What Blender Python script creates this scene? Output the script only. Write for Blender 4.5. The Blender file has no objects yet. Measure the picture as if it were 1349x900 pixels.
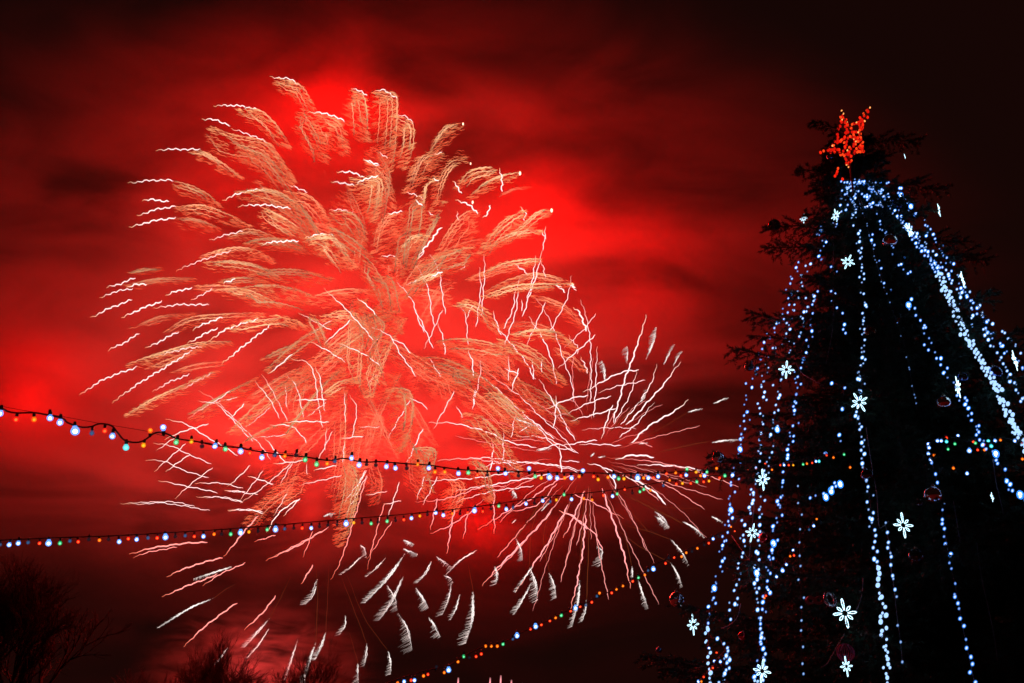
import bpy, math, random
import numpy as np
from mathutils import Vector, Matrix, Quaternion

random.seed(7)
rng = np.random.default_rng(7)
sc = bpy.context.scene
col = sc.collection

# ------------------------------------------------------------------ camera
PITCH = math.radians(25.0)
F = 1168.0                      # focal length in photograph pixels (1349 wide)
EYE = np.array([0.0, 0.0, 1.6])
cam_d = bpy.data.cameras.new('camera')
cam = bpy.data.objects.new('camera', cam_d)
col.objects.link(cam)
cam.location = EYE
cam.rotation_euler = (math.radians(90) + PITCH, 0, 0)
cam_d.sensor_width = 36.0
cam_d.lens = 36.0 * F / 1349.0
cam_d.clip_start = 0.1
cam_d.clip_end = 6000
sc.camera = cam

# ------------------------------------------------------------------ night sky, exposure
w = bpy.data.worlds.new('World')
sc.world = w
w.use_nodes = True
wt = w.node_tree
wt.nodes.clear()
wo = wt.nodes.new('ShaderNodeOutputWorld')
wb = wt.nodes.new('ShaderNodeBackground')
sky = wt.nodes.new('ShaderNodeTexSky')
sky.sky_type = 'NISHITA'
sky.sun_disc = False
sky.sun_elevation = math.radians(-4)
sky.sun_rotation = math.radians(200)
tint = wt.nodes.new('ShaderNodeMixRGB')
tint.inputs[0].default_value = 0.97
tint.inputs[2].default_value = (0.075, 0.018, 0.013, 1)      # low cloud lit by the town and the display
wt.links.new(sky.outputs[0], tint.inputs[1])
wt.links.new(tint.outputs[0], wb.inputs[0])
wb.inputs[1].default_value = 0.10
wt.links.new(wb.outputs[0], wo.inputs[0])

vs = sc.view_settings
vs.view_transform = 'Standard'
vs.look = 'None'
vs.exposure = 0.0
vs.gamma = 1.0
vs.use_curve_mapping = False
cy = sc.cycles
cy.use_denoising = True
cy.max_bounces = 6
cy.diffuse_bounces = 0
cy.glossy_bounces = 2
cy.transmission_bounces = 2
cy.volume_bounces = 0
cy.transparent_max_bounces = 24
cy.volume_step_rate = 0.3
cy.volume_max_steps = 128
cy.sample_clamp_indirect = 3.0

# ------------------------------------------------------------------ helpers
FWD = np.array([0, math.cos(PITCH), math.sin(PITCH)])
UP = np.array([0, -math.sin(PITCH), math.cos(PITCH)])
RT = np.array([1.0, 0, 0])

def ray(x, y):
    return RT * ((x - 674.5) / F) + UP * ((450 - y) / F) + FWD

def P(x, y, d):
    return EYE + ray(x, y) * d

def tag(o, label=None, cat=None, group=None, kind=None):
    if label: o['label'] = label
    if cat: o['category'] = cat
    if group: o['group'] = group
    if kind: o['kind'] = kind
    return o

def empty(name, loc, label, cat, group=None):
    o = bpy.data.objects.new(name, None)
    col.objects.link(o)
    o.location = loc
    o.empty_display_size = 0.1
    return tag(o, label, cat, group)

class MB:
    """collects tubes, blades and solids, and links them as one mesh"""
    def __init__(s):
        s.v, s.f, s.c, s.n = [], [], [], 0
    def add(s, verts, faces, colr=None):
        verts = np.asarray(verts, float)
        s.v.append(verts)
        for f in faces: s.f.append(tuple(i + s.n for i in f))
        s.n += len(verts)
        if colr is None: colr = (1, 1, 1)
        c = np.asarray(colr, float)
        if c.ndim == 1: c = np.tile(c, (len(verts), 1))
        s.c.append(c)
    def tube(s, pts, rad, sides=4, colr=None, cap=True):
        p = np.asarray(pts, float)
        n = len(p)
        if n < 2: return
        r = np.broadcast_to(np.asarray(rad, float), (n,))
        t = np.gradient(p, axis=0)
        t /= np.maximum(np.linalg.norm(t, axis=1, keepdims=True), 1e-9)
        ref = np.tile(np.array([0.13, 0.95, 0.29]), (n, 1))
        bad = np.abs((t * ref).sum(1)) > 0.93
        ref[bad] = (1, 0, 0)
        a = np.cross(t, ref); a /= np.maximum(np.linalg.norm(a, axis=1, keepdims=True), 1e-9)
        b = np.cross(t, a)
        ang = np.arange(sides) * 2 * math.pi / sides
        ring = a[:, None, :] * np.cos(ang)[None, :, None] + b[:, None, :] * np.sin(ang)[None, :, None]
        v = (p[:, None, :] + ring * r[:, None, None]).reshape(-1, 3)
        fs = []
        for i in range(n - 1):
            for k in range(sides):
                k2 = (k + 1) % sides
                fs.append((i * sides + k, i * sides + k2, (i + 1) * sides + k2, (i + 1) * sides + k))
        if cap:
            fs.append(tuple(range(sides))[::-1]); fs.append(tuple((n - 1) * sides + k for k in range(sides)))
        if colr is not None:
            cc = np.asarray(colr, float)
            if cc.ndim == 2: colr = np.repeat(cc, sides, axis=0)
        s.add(v, fs, colr)
    def lathe(s, prof, sides=12):
        """profile of (radius, z) pairs turned round z"""
        v, fs = [], []
        for r, z in prof:
            for k in range(sides):
                a = 2 * math.pi * k / sides
                v.append((r * math.cos(a), r * math.sin(a), z))
        for i in range(len(prof) - 1):
            for k in range(sides):
                k2 = (k + 1) % sides
                fs.append((i * sides + k, i * sides + k2, (i + 1) * sides + k2, (i + 1) * sides + k))
        fs.append(tuple(range(sides))[::-1]); fs.append(tuple((len(prof) - 1) * sides + k for k in range(sides)))
        s.add(v, fs)
    def mesh(s, name, m, base=(0, 0, 0), smooth=True, colour=False):
        me = bpy.data.meshes.new(name)
        v = np.concatenate(s.v) - np.asarray(base, float)
        me.from_pydata(v.tolist(), [], s.f)
        if smooth: me.polygons.foreach_set('use_smooth', [True] * len(me.polygons))
        if colour:
            at = me.color_attributes.new('spark_tone', 'FLOAT_COLOR', 'POINT')
            c = np.concatenate(s.c)
            at.data.foreach_set('color', np.hstack([c, np.ones((len(c), 1))]).ravel())
        me.materials.append(m)
        me.update()
        return me
    def build(s, name, m, parent=None, base=None, smooth=True, colour=False):
        if base is None: base = tuple(parent.location) if parent is not None else (0, 0, 0)
        me = s.mesh(name, m, base, smooth, colour)
        return link(name, me, parent)

def link(name, me, parent=None, mat=None):
    o = bpy.data.objects.new(name, me)
    col.objects.link(o)
    if parent is not None: o.parent = parent
    if mat is not None: o.matrix_local = mat
    return o

def smooth_poly(pts, step=4.0):
    """Catmull-Rom through the points, resampled at about STEP"""
    p = np.asarray(pts, float)
    if len(p) == 2:
        n = max(2, int(np.linalg.norm(p[1] - p[0]) / step) + 1)
        return p[0] + (p[1] - p[0]) * np.linspace(0, 1, n)[:, None]
    q = np.vstack([2 * p[0] - p[1], p, 2 * p[-1] - p[-2]])
    out = []
    for i in range(1, len(q) - 2):
        n = max(2, int(np.linalg.norm(q[i + 1] - q[i]) / step) + 1)
        t = np.linspace(0, 1, n, endpoint=False)[:, None]
        a, b, c, d = q[i - 1], q[i], q[i + 1], q[i + 2]
        out.append(0.5 * (2 * b + (c - a) * t + (2 * a - 5 * b + 4 * c - d) * t ** 2 + (3 * b - a - 3 * c + d) * t ** 3))
    out.append(p[-1:])
    return np.vstack(out)

# ------------------------------------------------------------------ materials
def new_mat(name):
    m = bpy.data.materials.new(name)
    m.use_nodes = True
    m.node_tree.nodes.clear()
    return m, m.node_tree.nodes, m.node_tree.links

def pbr(name, c, rough=0.6, metal=0.0, noise=0.0, scale=8.0):
    m, N, L = new_mat(name)
    o = N.new('ShaderNodeOutputMaterial'); b = N.new('ShaderNodeBsdfPrincipled')
    b.inputs['Base Color'].default_value = (*c, 1)
    b.inputs['Roughness'].default_value = rough
    b.inputs['Metallic'].default_value = metal
    if noise:
        t = N.new('ShaderNodeTexNoise'); t.inputs['Scale'].default_value = scale
        t.inputs['Detail'].default_value = 5
        g = N.new('ShaderNodeTexCoord'); L.new(g.outputs['Object'], t.inputs['Vector'])
        r = N.new('ShaderNodeValToRGB')
        r.color_ramp.elements[0].position = 0.3; r.color_ramp.elements[1].position = 0.7
        r.color_ramp.elements[0].color = (*[x * (1 - noise) for x in c], 1)
        r.color_ramp.elements[1].color = (*[min(1, x * (1 + noise)) for x in c], 1)
        L.new(t.outputs['Fac'], r.inputs[0]); L.new(r.outputs[0], b.inputs['Base Color'])
    L.new(b.outputs[0], o.inputs[0])
    return m

def glow(name, c, strength, lights=False):
    m, N, L = new_mat(name)
    o = N.new('ShaderNodeOutputMaterial'); e = N.new('ShaderNodeEmission')
    e.inputs[0].default_value = (*c, 1); e.inputs[1].default_value = strength
    L.new(e.outputs[0], o.inputs[0])
    m.cycles.emission_sampling = 'AUTO' if lights else 'NONE'
    return m

def lit_glass(name, c, strength, clear):
    """coloured bulb glass: glows in its colour and lets the filament show through"""
    m, N, L = new_mat(name)
    o = N.new('ShaderNodeOutputMaterial'); e = N.new('ShaderNodeEmission'); t = N.new('ShaderNodeBsdfTransparent')
    x = N.new('ShaderNodeMixShader')
    e.inputs[0].default_value = (*c, 1); e.inputs[1].default_value = strength
    x.inputs[0].default_value = clear
    L.new(e.outputs[0], x.inputs[1]); L.new(t.outputs[0], x.inputs[2]); L.new(x.outputs[0], o.inputs[0])
    m.cycles.emission_sampling = 'NONE'
    return m

def spark_mat():
    m, N, L = new_mat('burning_sparks')
    o = N.new('ShaderNodeOutputMaterial'); e = N.new('ShaderNodeEmission')
    a = N.new('ShaderNodeAttribute'); a.attribute_name = 'spark_tone'
    L.new(a.outputs['Color'], e.inputs[0]); e.inputs[1].default_value = 1.0
    L.new(e.outputs[0], o.inputs[0])
    m.cycles.emission_sampling = 'NONE'
    return m

SPARK = spark_mat()
CABLE = pbr('black_rubber_cable', (0.012, 0.014, 0.018), 0.5)
SOCKET = pbr('black_plastic_socket', (0.016, 0.022, 0.03), 0.4)
BARK = pbr('bark', (0.05, 0.035, 0.025), 0.9, noise=0.5, scale=6)
TWIG = pbr('dark_twigs', (0.035, 0.028, 0.022), 0.9, noise=0.4, scale=5)
NEEDLE = pbr('fir_needles', (0.028, 0.075, 0.04), 0.6, noise=0.5, scale=3)
METAL = pbr('bauble_cap_metal', (0.5, 0.48, 0.42), 0.3, 1.0)
WIRE = pbr('grey_pvc_wire', (0.16, 0.17, 0.22), 0.5)

# ------------------------------------------------------------------ ground
g = MB()
NG = 40
xs = np.linspace(-2500, 2500, NG)
vv = [(x, y, 0.0) for y in xs for x in xs]
g.add(vv, [(j * NG + i, j * NG + i + 1, (j + 1) * NG + i + 1, (j + 1) * NG + i) for j in range(NG - 1) for i in range(NG - 1)])
tag(g.build('ground', pbr('trodden_snow_on_asphalt', (0.22, 0.21, 0.21), 0.85, noise=0.6, scale=0.5)), kind='structure')

# ------------------------------------------------------------------ smoke, and the added lamps that light it
def smoke_cloud():
    me = bpy.data.meshes.new('smoke')
    import bmesh
    bm = bmesh.new(); bmesh.ops.create_icosphere(bm, subdivisions=3, radius=1.0); bm.to_mesh(me); bm.free()
    m, N, L = new_mat('drifting_smoke')
    o = N.new('ShaderNodeOutputMaterial'); v = N.new('ShaderNodeVolumePrincipled')
    v.inputs['Color'].default_value = (0.92, 0.92, 0.92, 1)
    v.inputs['Anisotropy'].default_value = 0.0
    tc = N.new('ShaderNodeTexCoord')
    mp = N.new('ShaderNodeMapping'); mp.inputs['Scale'].default_value = (1.55, 0.5, 3.1)
    mp.inputs['Rotation'].default_value = (0, math.radians(7), 0)
    mp.inputs['Location'].default_value = (0.35, 0.2, 0.1)
    n1 = N.new('ShaderNodeTexNoise'); n1.inputs['Scale'].default_value = 2.3; n1.inputs['Detail'].default_value = 5.0
    n1.inputs['Roughness'].default_value = 0.58; n1.inputs['Distortion'].default_value = 0.9
    L.new(tc.outputs['Object'], mp.inputs[0]); L.new(mp.outputs[0], n1.inputs['Vector'])
    r = N.new('ShaderNodeMapRange'); r.interpolation_type = 'SMOOTHSTEP'
    r.inputs['From Min'].default_value = 0.37; r.inputs['From Max'].default_value = 0.64
    r.inputs['To Min'].default_value = 0.02; r.inputs['To Max'].default_value = 1.0
    L.new(n1.outputs['Fac'], r.inputs['Value'])
    ln = N.new('ShaderNodeVectorMath'); ln.operation = 'LENGTH'; L.new(tc.outputs['Object'], ln.inputs[0])
    ed = N.new('ShaderNodeMapRange'); ed.interpolation_type = 'SMOOTHSTEP'
    ed.inputs['From Min'].default_value = 1.0; ed.inputs['From Max'].default_value = 0.35
    ed.inputs['To Min'].default_value = 0.0; ed.inputs['To Max'].default_value = 1.0
    L.new(ln.outputs['Value'], ed.inputs['Value'])
    mu = N.new('ShaderNodeMath'); mu.operation = 'MULTIPLY'
    L.new(r.outputs[0], mu.inputs[0]); L.new(ed.outputs[0], mu.inputs[1])
    c0 = P(430, 365, 166); sc0 = np.array([140, 27, 88])
    acc = mu.outputs[0]
    for x, y, rad, gain in ((40, 490, .40, 2.0), (440, 600, .32, 1.2), (250, 560, .26, 1.0), (335, 850, .16, 5.0), (650, 715, .10, 2.5)):      # thicker billows
        q = (P(x, y, 166) - c0) / sc0
        dn = N.new('ShaderNodeVectorMath'); dn.operation = 'DISTANCE'; L.new(tc.outputs['Object'], dn.inputs[0]); dn.inputs[1].default_value = q
        bm_ = N.new('ShaderNodeMapRange'); bm_.interpolation_type = 'SMOOTHSTEP'
        bm_.inputs['From Min'].default_value = rad; bm_.inputs['From Max'].default_value = 0.0
        bm_.inputs['To Min'].default_value = 1.0; bm_.inputs['To Max'].default_value = 1.0 + gain
        L.new(dn.outputs['Value'], bm_.inputs['Value'])
        t_ = N.new('ShaderNodeMath'); t_.operation = 'MULTIPLY'; L.new(acc, t_.inputs[0]); L.new(bm_.outputs[0], t_.inputs[1]); acc = t_.outputs[0]
    sx = N.new('ShaderNodeSeparateXYZ'); L.new(tc.outputs['Object'], sx.inputs[0])
    low = N.new('ShaderNodeMapRange'); low.interpolation_type = 'SMOOTHSTEP'
    low.inputs['From Min'].default_value = -0.66; low.inputs['From Max'].default_value = -0.36
    low.inputs['To Min'].default_value = 0.14; low.inputs['To Max'].default_value = 1.0
    L.new(sx.outputs['Z'], low.inputs['Value'])
    t_ = N.new('ShaderNodeMath'); t_.operation = 'MULTIPLY'; L.new(acc, t_.inputs[0]); L.new(low.outputs[0], t_.inputs[1]); acc = t_.outputs[0]
    mu2 = N.new('ShaderNodeMath'); mu2.operation = 'MULTIPLY'; mu2.inputs[1].default_value = 0.025
    L.new(acc, mu2.inputs[0]); L.new(mu2.outputs[0], v.inputs['Density'])
    L.new(v.outputs[0], o.inputs['Volume'])
    me.materials.append(m)
    puff = link('smoke', me)
    puff.location = P(335, 888, 143); puff.scale = (22, 10, 13)
    tag(puff, 'small low puff of pinkish smoke behind the leafless tree with fine twigs', 'smoke', kind='stuff')
    ob = link('smoke', me)
    ob.location = P(430, 365, 166)
    ob.scale = (140, 27, 88)
    tag(ob, 'drifting firework smoke glowing deep red behind the bursts', 'smoke', kind='stuff')
smoke_cloud()

def lamp(root, x, y, d, power, c, rad):  # added point lamp that makes the smoke glow, standing in for the bursts
    l = bpy.data.lights.new('smoke_fill_light', 'POINT')
    l.energy = power; l.color = c; l.shadow_soft_size = rad
    l.use_shadow = True
    o = bpy.data.objects.new('smoke_fill_light', l); col.objects.link(o)
    o.parent = root
    o.location = Vector(P(x, y, d)) - root.location
    return o

# ------------------------------------------------------------------ fireworks
# polylines are written in the coordinates of enlarged views: view -> (x0, y0, scale)
VIEW = dict(A=(100, 80, 3.0), B=(400, 80, 3.0), C=(100, 380, 3.0), D=(450, 330, 3.0), E=(600, 400, 3.0), F=(150, 600, 3.0),
            G=(450, 600, 3.0), H=(500, 680, 2.9326))
def read(view, text):
    x0, y0, s = VIEW[view]
    out = []
    for ln in text.replace('\n', ';').split(';'):
        ln = ln.strip()
        if not ln: continue
        opts = {}
        parts = ln.split('|')
        if len(parts) > 1:
            for kv in parts[1].split():
                k, val = kv.split('='); opts[k] = float(val)
        pts = [tuple(float(q) for q in a.split(',')) for a in parts[0].split()]
        out.append((np.array([(x0 + a / s, y0 + b / s) for a, b in pts]), opts))
    return out

class Shell:
    """a burst: centre pixel, shell radius in pixels and distance; its stars sit on a sphere"""
    def __init__(s, cx, cy, R, d):
        s.c, s.R, s.d = np.array([cx, cy], float), R, d
    def far(s, end, rnd=None):
        q = np.linalg.norm(np.asarray(end) - s.c)
        z = math.sqrt(max(0.0, s.R ** 2 - min(q, s.R * .985) ** 2)) * 0.9
        return z * (1 if (rnd if rnd is not None else random.random()) > 0.5 else -1) / max(q, 20.0)
    def world(s, pts, k):
        pts = np.asarray(pts, float)
        q = np.linalg.norm(pts - s.c, axis=1)
        d = s.d + np.clip(k * q, -s.R, s.R) * s.d / F
        return EYE + ((pts[:, :1] - 674.5) / F * RT + (450 - pts[:, 1:]) / F * UP + FWD) * d[:, None]

PX = 130 / F      # metres per pixel out there

def wiggle(p, amp, wl, seed):
    """the flutter of a burning star along its path"""
    p = np.asarray(p, float)
    t = np.gradient(p, axis=0); t /= np.maximum(np.linalg.norm(t, axis=1, keepdims=True), 1e-6)
    nrm = np.stack([-t[:, 1], t[:, 0]], 1)
    s = np.concatenate([[0], np.cumsum(np.linalg.norm(np.diff(p, axis=0), axis=1))])
    r = np.random.default_rng(seed)
    ph, ph2 = r.uniform(0, 6.28, 2)
    k = wl * r.uniform(0.85, 1.2)
    o = np.sin(s / k * 6.283 + ph) + 0.45 * np.sin(s / k * 6.283 * 2.3 + ph2) + 0.5 * np.sin(s / k * 6.283 * .37 + ph2)
    return p + nrm * (o * amp)[:, None]

def heat_along(n, c0, c1, fade_start=0.25, fade_end=0.08):
    t = np.linspace(0, 1, n)[:, None]
    c = np.asarray(c0) * (1 - t) + np.asarray(c1) * t
    f = np.clip(t / max(fade_start, 1e-3), 0, 1) * np.clip((1 - t) / max(fade_end, 1e-3), 0, 1)
    return c * (0.25 + 0.75 * f)

def streak(shell, root, pts, opts, name='spark_trail', width=0.74, hot=(1.5, 1.18, 1.12), tail=(1.05, 0.55, 0.22), amp=0.55, wl=17):
    p = smooth_poly(pts, 1.7)
    p = wiggle(p, opts.get('a', amp), opts.get('l', wl), random.randrange(10 ** 6))
    k = shell.far(p[0])
    wd = min(opts.get('w', width), 1.3) * random.uniform(0.8, 1.2)
    if 'trail' in name: wd *= 0.80
    wpts = shell.world(p, k)
    t = np.linspace(0, 1, len(p))
    rad = wd * PX * (0.30 + 0.7 * np.clip(t / 0.35, 0, 1) * np.clip((1 - t) / 0.06, 0, 1)) * 0.72
    mix = np.clip(t / 0.3, 0, 1)[:, None]
    c = np.asarray(tail) * (1 - mix) + np.asarray(hot) * mix
    m = MB(); m.tube(wpts, rad, 4, c * opts.get('b', 1.0))
    return m.build(name, SPARK, root, colour=True)

def feather(shell, root, pts, opts, name='glitter_feather', silver=False):
    """a comb of short fluttering glitter strokes hanging from the star's path"""
    sp = smooth_poly(pts, 1.5)
    n = len(sp)
    wd = opts.get('w', 40) / 3.0
    br = opts.get('b', 1.0)
    t = np.gradient(sp, axis=0); t /= np.maximum(np.linalg.norm(t, axis=1, keepdims=True), 1e-6)
    nrm = np.stack([-t[:, 1], t[:, 0]], 1)
    want = np.array([-0.6, 0.8])
    if silver: want = np.array([-0.9, 0.45])
    if (nrm.mean(0) @ want) < 0: nrm = -nrm
    L = np.linalg.norm(np.diff(sp, axis=0), axis=1).sum()
    k = shell.far(sp[0])
    m = MB()
    cnt = int(np.clip(L * wd * (0.085 if silver else 0.082), 10, 420))
    comb, cwl = random.randrange(10 ** 6), random.uniform(5.2, 6.5)
    if silver:
        td = np.array([-0.72, 0.70])
        for i in range(int(L * 0.8)):
            s = (i + random.random()) / (L * 0.8)
            j = min(n - 1, int(s * n))
            pr = min(1.0, 0.10 + 1.25 * s) * (1 - 1.6 * max(0, s - 0.8))
            e = td * 0.75 + nrm[j] * 0.5
            ln = wd * pr * random.uniform(0.35, 1.15)
            q = np.linspace(0, 1, 5)[:, None]
            path = wiggle(sp[j] + e * q * ln, 0.25, 5.5, comb)
            cc = np.array([1.05, 0.84, 0.78]) * random.uniform(0.3, 1.2) * br
            m.tube(shell.world(path, k), PX * np.linspace(0.42, 0.18, 5), 3, cc * (1 - 0.55 * q), cap=False)
        cnt = 0
    for i in range(cnt):
        s = random.random() ** 0.85
        j = min(n - 1, int(s * n))
        prof = min(1, 0.4 + 4 * s) * (1 - 0.6 * max(0, s - 0.7) / 0.3) if not silver else min(1.0, 0.15 + 1.3 * s) * (1 - max(0, s - .85) * 4)
        u = random.random() ** 1.35
        a = sp[j] + nrm[j] * u * wd * max(prof, 0.1)
        ln = random.uniform(4.5, 12) * (0.55 if silver else 1.0)
        # the flutter runs between the path's own direction and the level
        dirv = t[j] * (0.55 if t[j][0] < 0 else -0.55) + np.array([-1.0, -0.14])
        if silver: dirv = np.array([-1.0, 0.35]) + nrm[j] * 0.4
        dirv /= np.linalg.norm(dirv)
        q = max(4, int(ln / 1.3))
        tt = np.linspace(-0.5, 0.5, q)[:, None]
        path = a + dirv * tt * ln
        path = wiggle(path, 0.42 if silver else 0.62, cwl, comb)
        fade = (1 - 0.45 * u) * random.uniform(0.55, 1.3) * br * (1.05 - 0.5 * s * (not silver))
        base = np.array([1.05, 0.82, 0.75]) * random.uniform(.45, 1.1) if silver else np.array([1.15, 0.47, 0.20]) * (1 - 0.5 * u) + np.array([0.75, 0.10, 0.03]) * 0.5 * u
        rr = PX * random.uniform(0.26, 0.46) * np.clip(1.15 - np.abs(tt[:, 0]) * 1.7, 0.3, 1)
        cc = base * fade
        if not silver: cc = np.array([max(cc[0], 0.62 + 0.3 * br), cc[1], cc[2]])
        m.tube(shell.world(path, k), rr, 3, np.tile(cc, (q, 1)), cap=False)
    # long fibres along the path
    for i in range(int(opts.get('n', 3 if silver else 5))):
        u = random.random() ** 2 * (0.22 if silver else 0.75)
        a0, a1 = random.uniform(0, .25), random.uniform(0.6, 1.0)
        i0, i1 = int(a0 * n), max(int(a0 * n) + 4, int(a1 * n))
        seg = sp[i0:i1] + nrm[i0:i1] * u * wd * (np.sin(np.linspace(0.25, 2.9, len(sp[i0:i1])))[:, None] if silver else np.minimum(1, 0.45 + np.linspace(0, 3, len(sp[i0:i1])))[:, None])
        if len(seg) < 3: continue
        seg = wiggle(seg, 0.45, 8, random.randrange(10 ** 6))
        base = np.array([1.35, 1.2, 1.15]) if silver else np.array([1.30, 0.68, 0.36])
        m.tube(shell.world(seg, k), PX * random.uniform(0.30, 0.48), 3, heat_along(len(seg), base * br, base * br * 0.75, 0.2, 0.35), cap=False)
    return m.build(name, SPARK, root, colour=True)

gold_shell = Shell(505, 440, 385, 134)
right_shell = Shell(778, 603, 265, 122)
left_shell = Shell(455, 575, 330, 127)

CORE = (1.0, 0.046, 0.032)
RED, HOT = (1.0, 0.001, 0.0006), (1.0, 0.019, 0.013)
gold = empty('firework_burst', P(505, 440, 134), 'largest firework, a palm of golden glitter feathers filling the red smoke', 'firework')
for x, y, d, power, c in ((480, 430, 128, 96000, CORE), (620, 480, 128, 64000, HOT), (40, 520, 158, 19000, RED), (480, 430, 155, 48000, HOT), (720, 260, 158, 45000, RED),
                          (430, 120, 155, 125000, RED), (290, 260, 150, 22000, RED), (860, 330, 150, 26000, RED)):
    lamp(gold, x, y, d, power, c, 6)  # fill lamps spread to redden the smoke, several well off the burst centre

HEADS = dict(A='''765,65 840,72 880,92;915,203 1000,212 1062,240;1088,108 1120,118 1150,140;543,178 640,178 725,195;497,230 550,235 610,256
612,270 680,290 755,322;315,353 400,350 492,352;205,484 300,473 385,473;262,552 310,550 368,558;242,615 310,590 395,575;210,660 300,635 395,620
578,553 660,520 750,506;640,575 740,570 850,585;815,487 870,500 915,520;527,710 590,690 660,672;725,725 800,715 880,712;905,700 960,688 1020,688
395,832 480,795 615,750;120,897 180,880 235,857;1030,440 1080,440 1140,460;1105,490 1150,465 1195,458;1008,480 1050,482 1100,495|b=0.7
1135,393 1160,398 1195,410;1000,590 1050,590 1095,600;580,880 630,862;200,897 240,885 280,882''',
B='''278,122 320,118 370,150;365,212 410,225 437,250;297,360 332,388;235,393 300,415;512,370 548,362;770,425 785,470 780,518;590,475 625,525
510,465 535,475;397,523 440,528 472,548;440,550 468,575;600,548 655,572 690,604;708,622 728,600 740,572;855,577 875,600 870,632|w=1.3;330,605 390,597
490,597 512,612|w=1.6;605,595 613,635;445,785 545,657;940,670 958,705;305,775 362,770;620,828 637,810|w=1.8;830,800 890,848;940,790 955,858;500,860 548,832
990,885 1020,897;1040,880 1075,895|w=1.6''',
C='''95,40 150,15 225,0;58,117 130,80 222,45;180,117 260,80 340,50;355,30 400,10 460,0;455,50 540,0;305,80 400,65 525,65;125,245 190,215 250,177
275,238 340,205 405,170;460,165 520,135 580,115;525,207 600,160 720,120;440,218 500,185 560,155;575,300 660,230 770,145;15,422 110,360 243,310
142,452 250,375 340,320 460,245;303,410 370,370 450,340;420,400 480,365 540,335;305,275 400,245 500,228''',
D='''845,135 885,165;905,125 928,160;915,225 945,255 968,320;895,335 930,380 932,410;945,420 975,485;680,50 740,95''')
for view, text in HEADS.items():
    for pts, o in read(view, text):
        o.setdefault('a', 0.95); o.setdefault('l', 9.5)
        streak(gold_shell, gold, pts, o, 'burning_head', width=0.9)
# round stars seen end-on
def ember(shell, root, x, y, r, view):
    x0, y0, s = VIEW[view]
    px = np.array([[x0 + x / s, y0 + y / s]])
    c = shell.world(px, shell.far(px[0]))[0]
    m = MB()
    pr = [(r * PX * math.sin(a) * 0.8, -r * PX * 1.35 * math.cos(a)) for a in np.linspace(0.15, math.pi - 0.15, 7)]
    m.lathe([(a * .55, b * .7) for a, b in pr], 8)
    m.v[0] = m.v[0] + c
    m.c[0][:] = (2.2, 1.6, 1.1)
    m.build('burning_star', SPARK, root, colour=True)
for x, y, r in ((630, 250, 2.0), (660, 407, 2.6), (855, 445, 2.8), (668, 560, 2.2), (980, 592, 2.8), (1062, 885, 2.6)):
    ember(gold_shell, gold, x, y, r, 'B')

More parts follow.
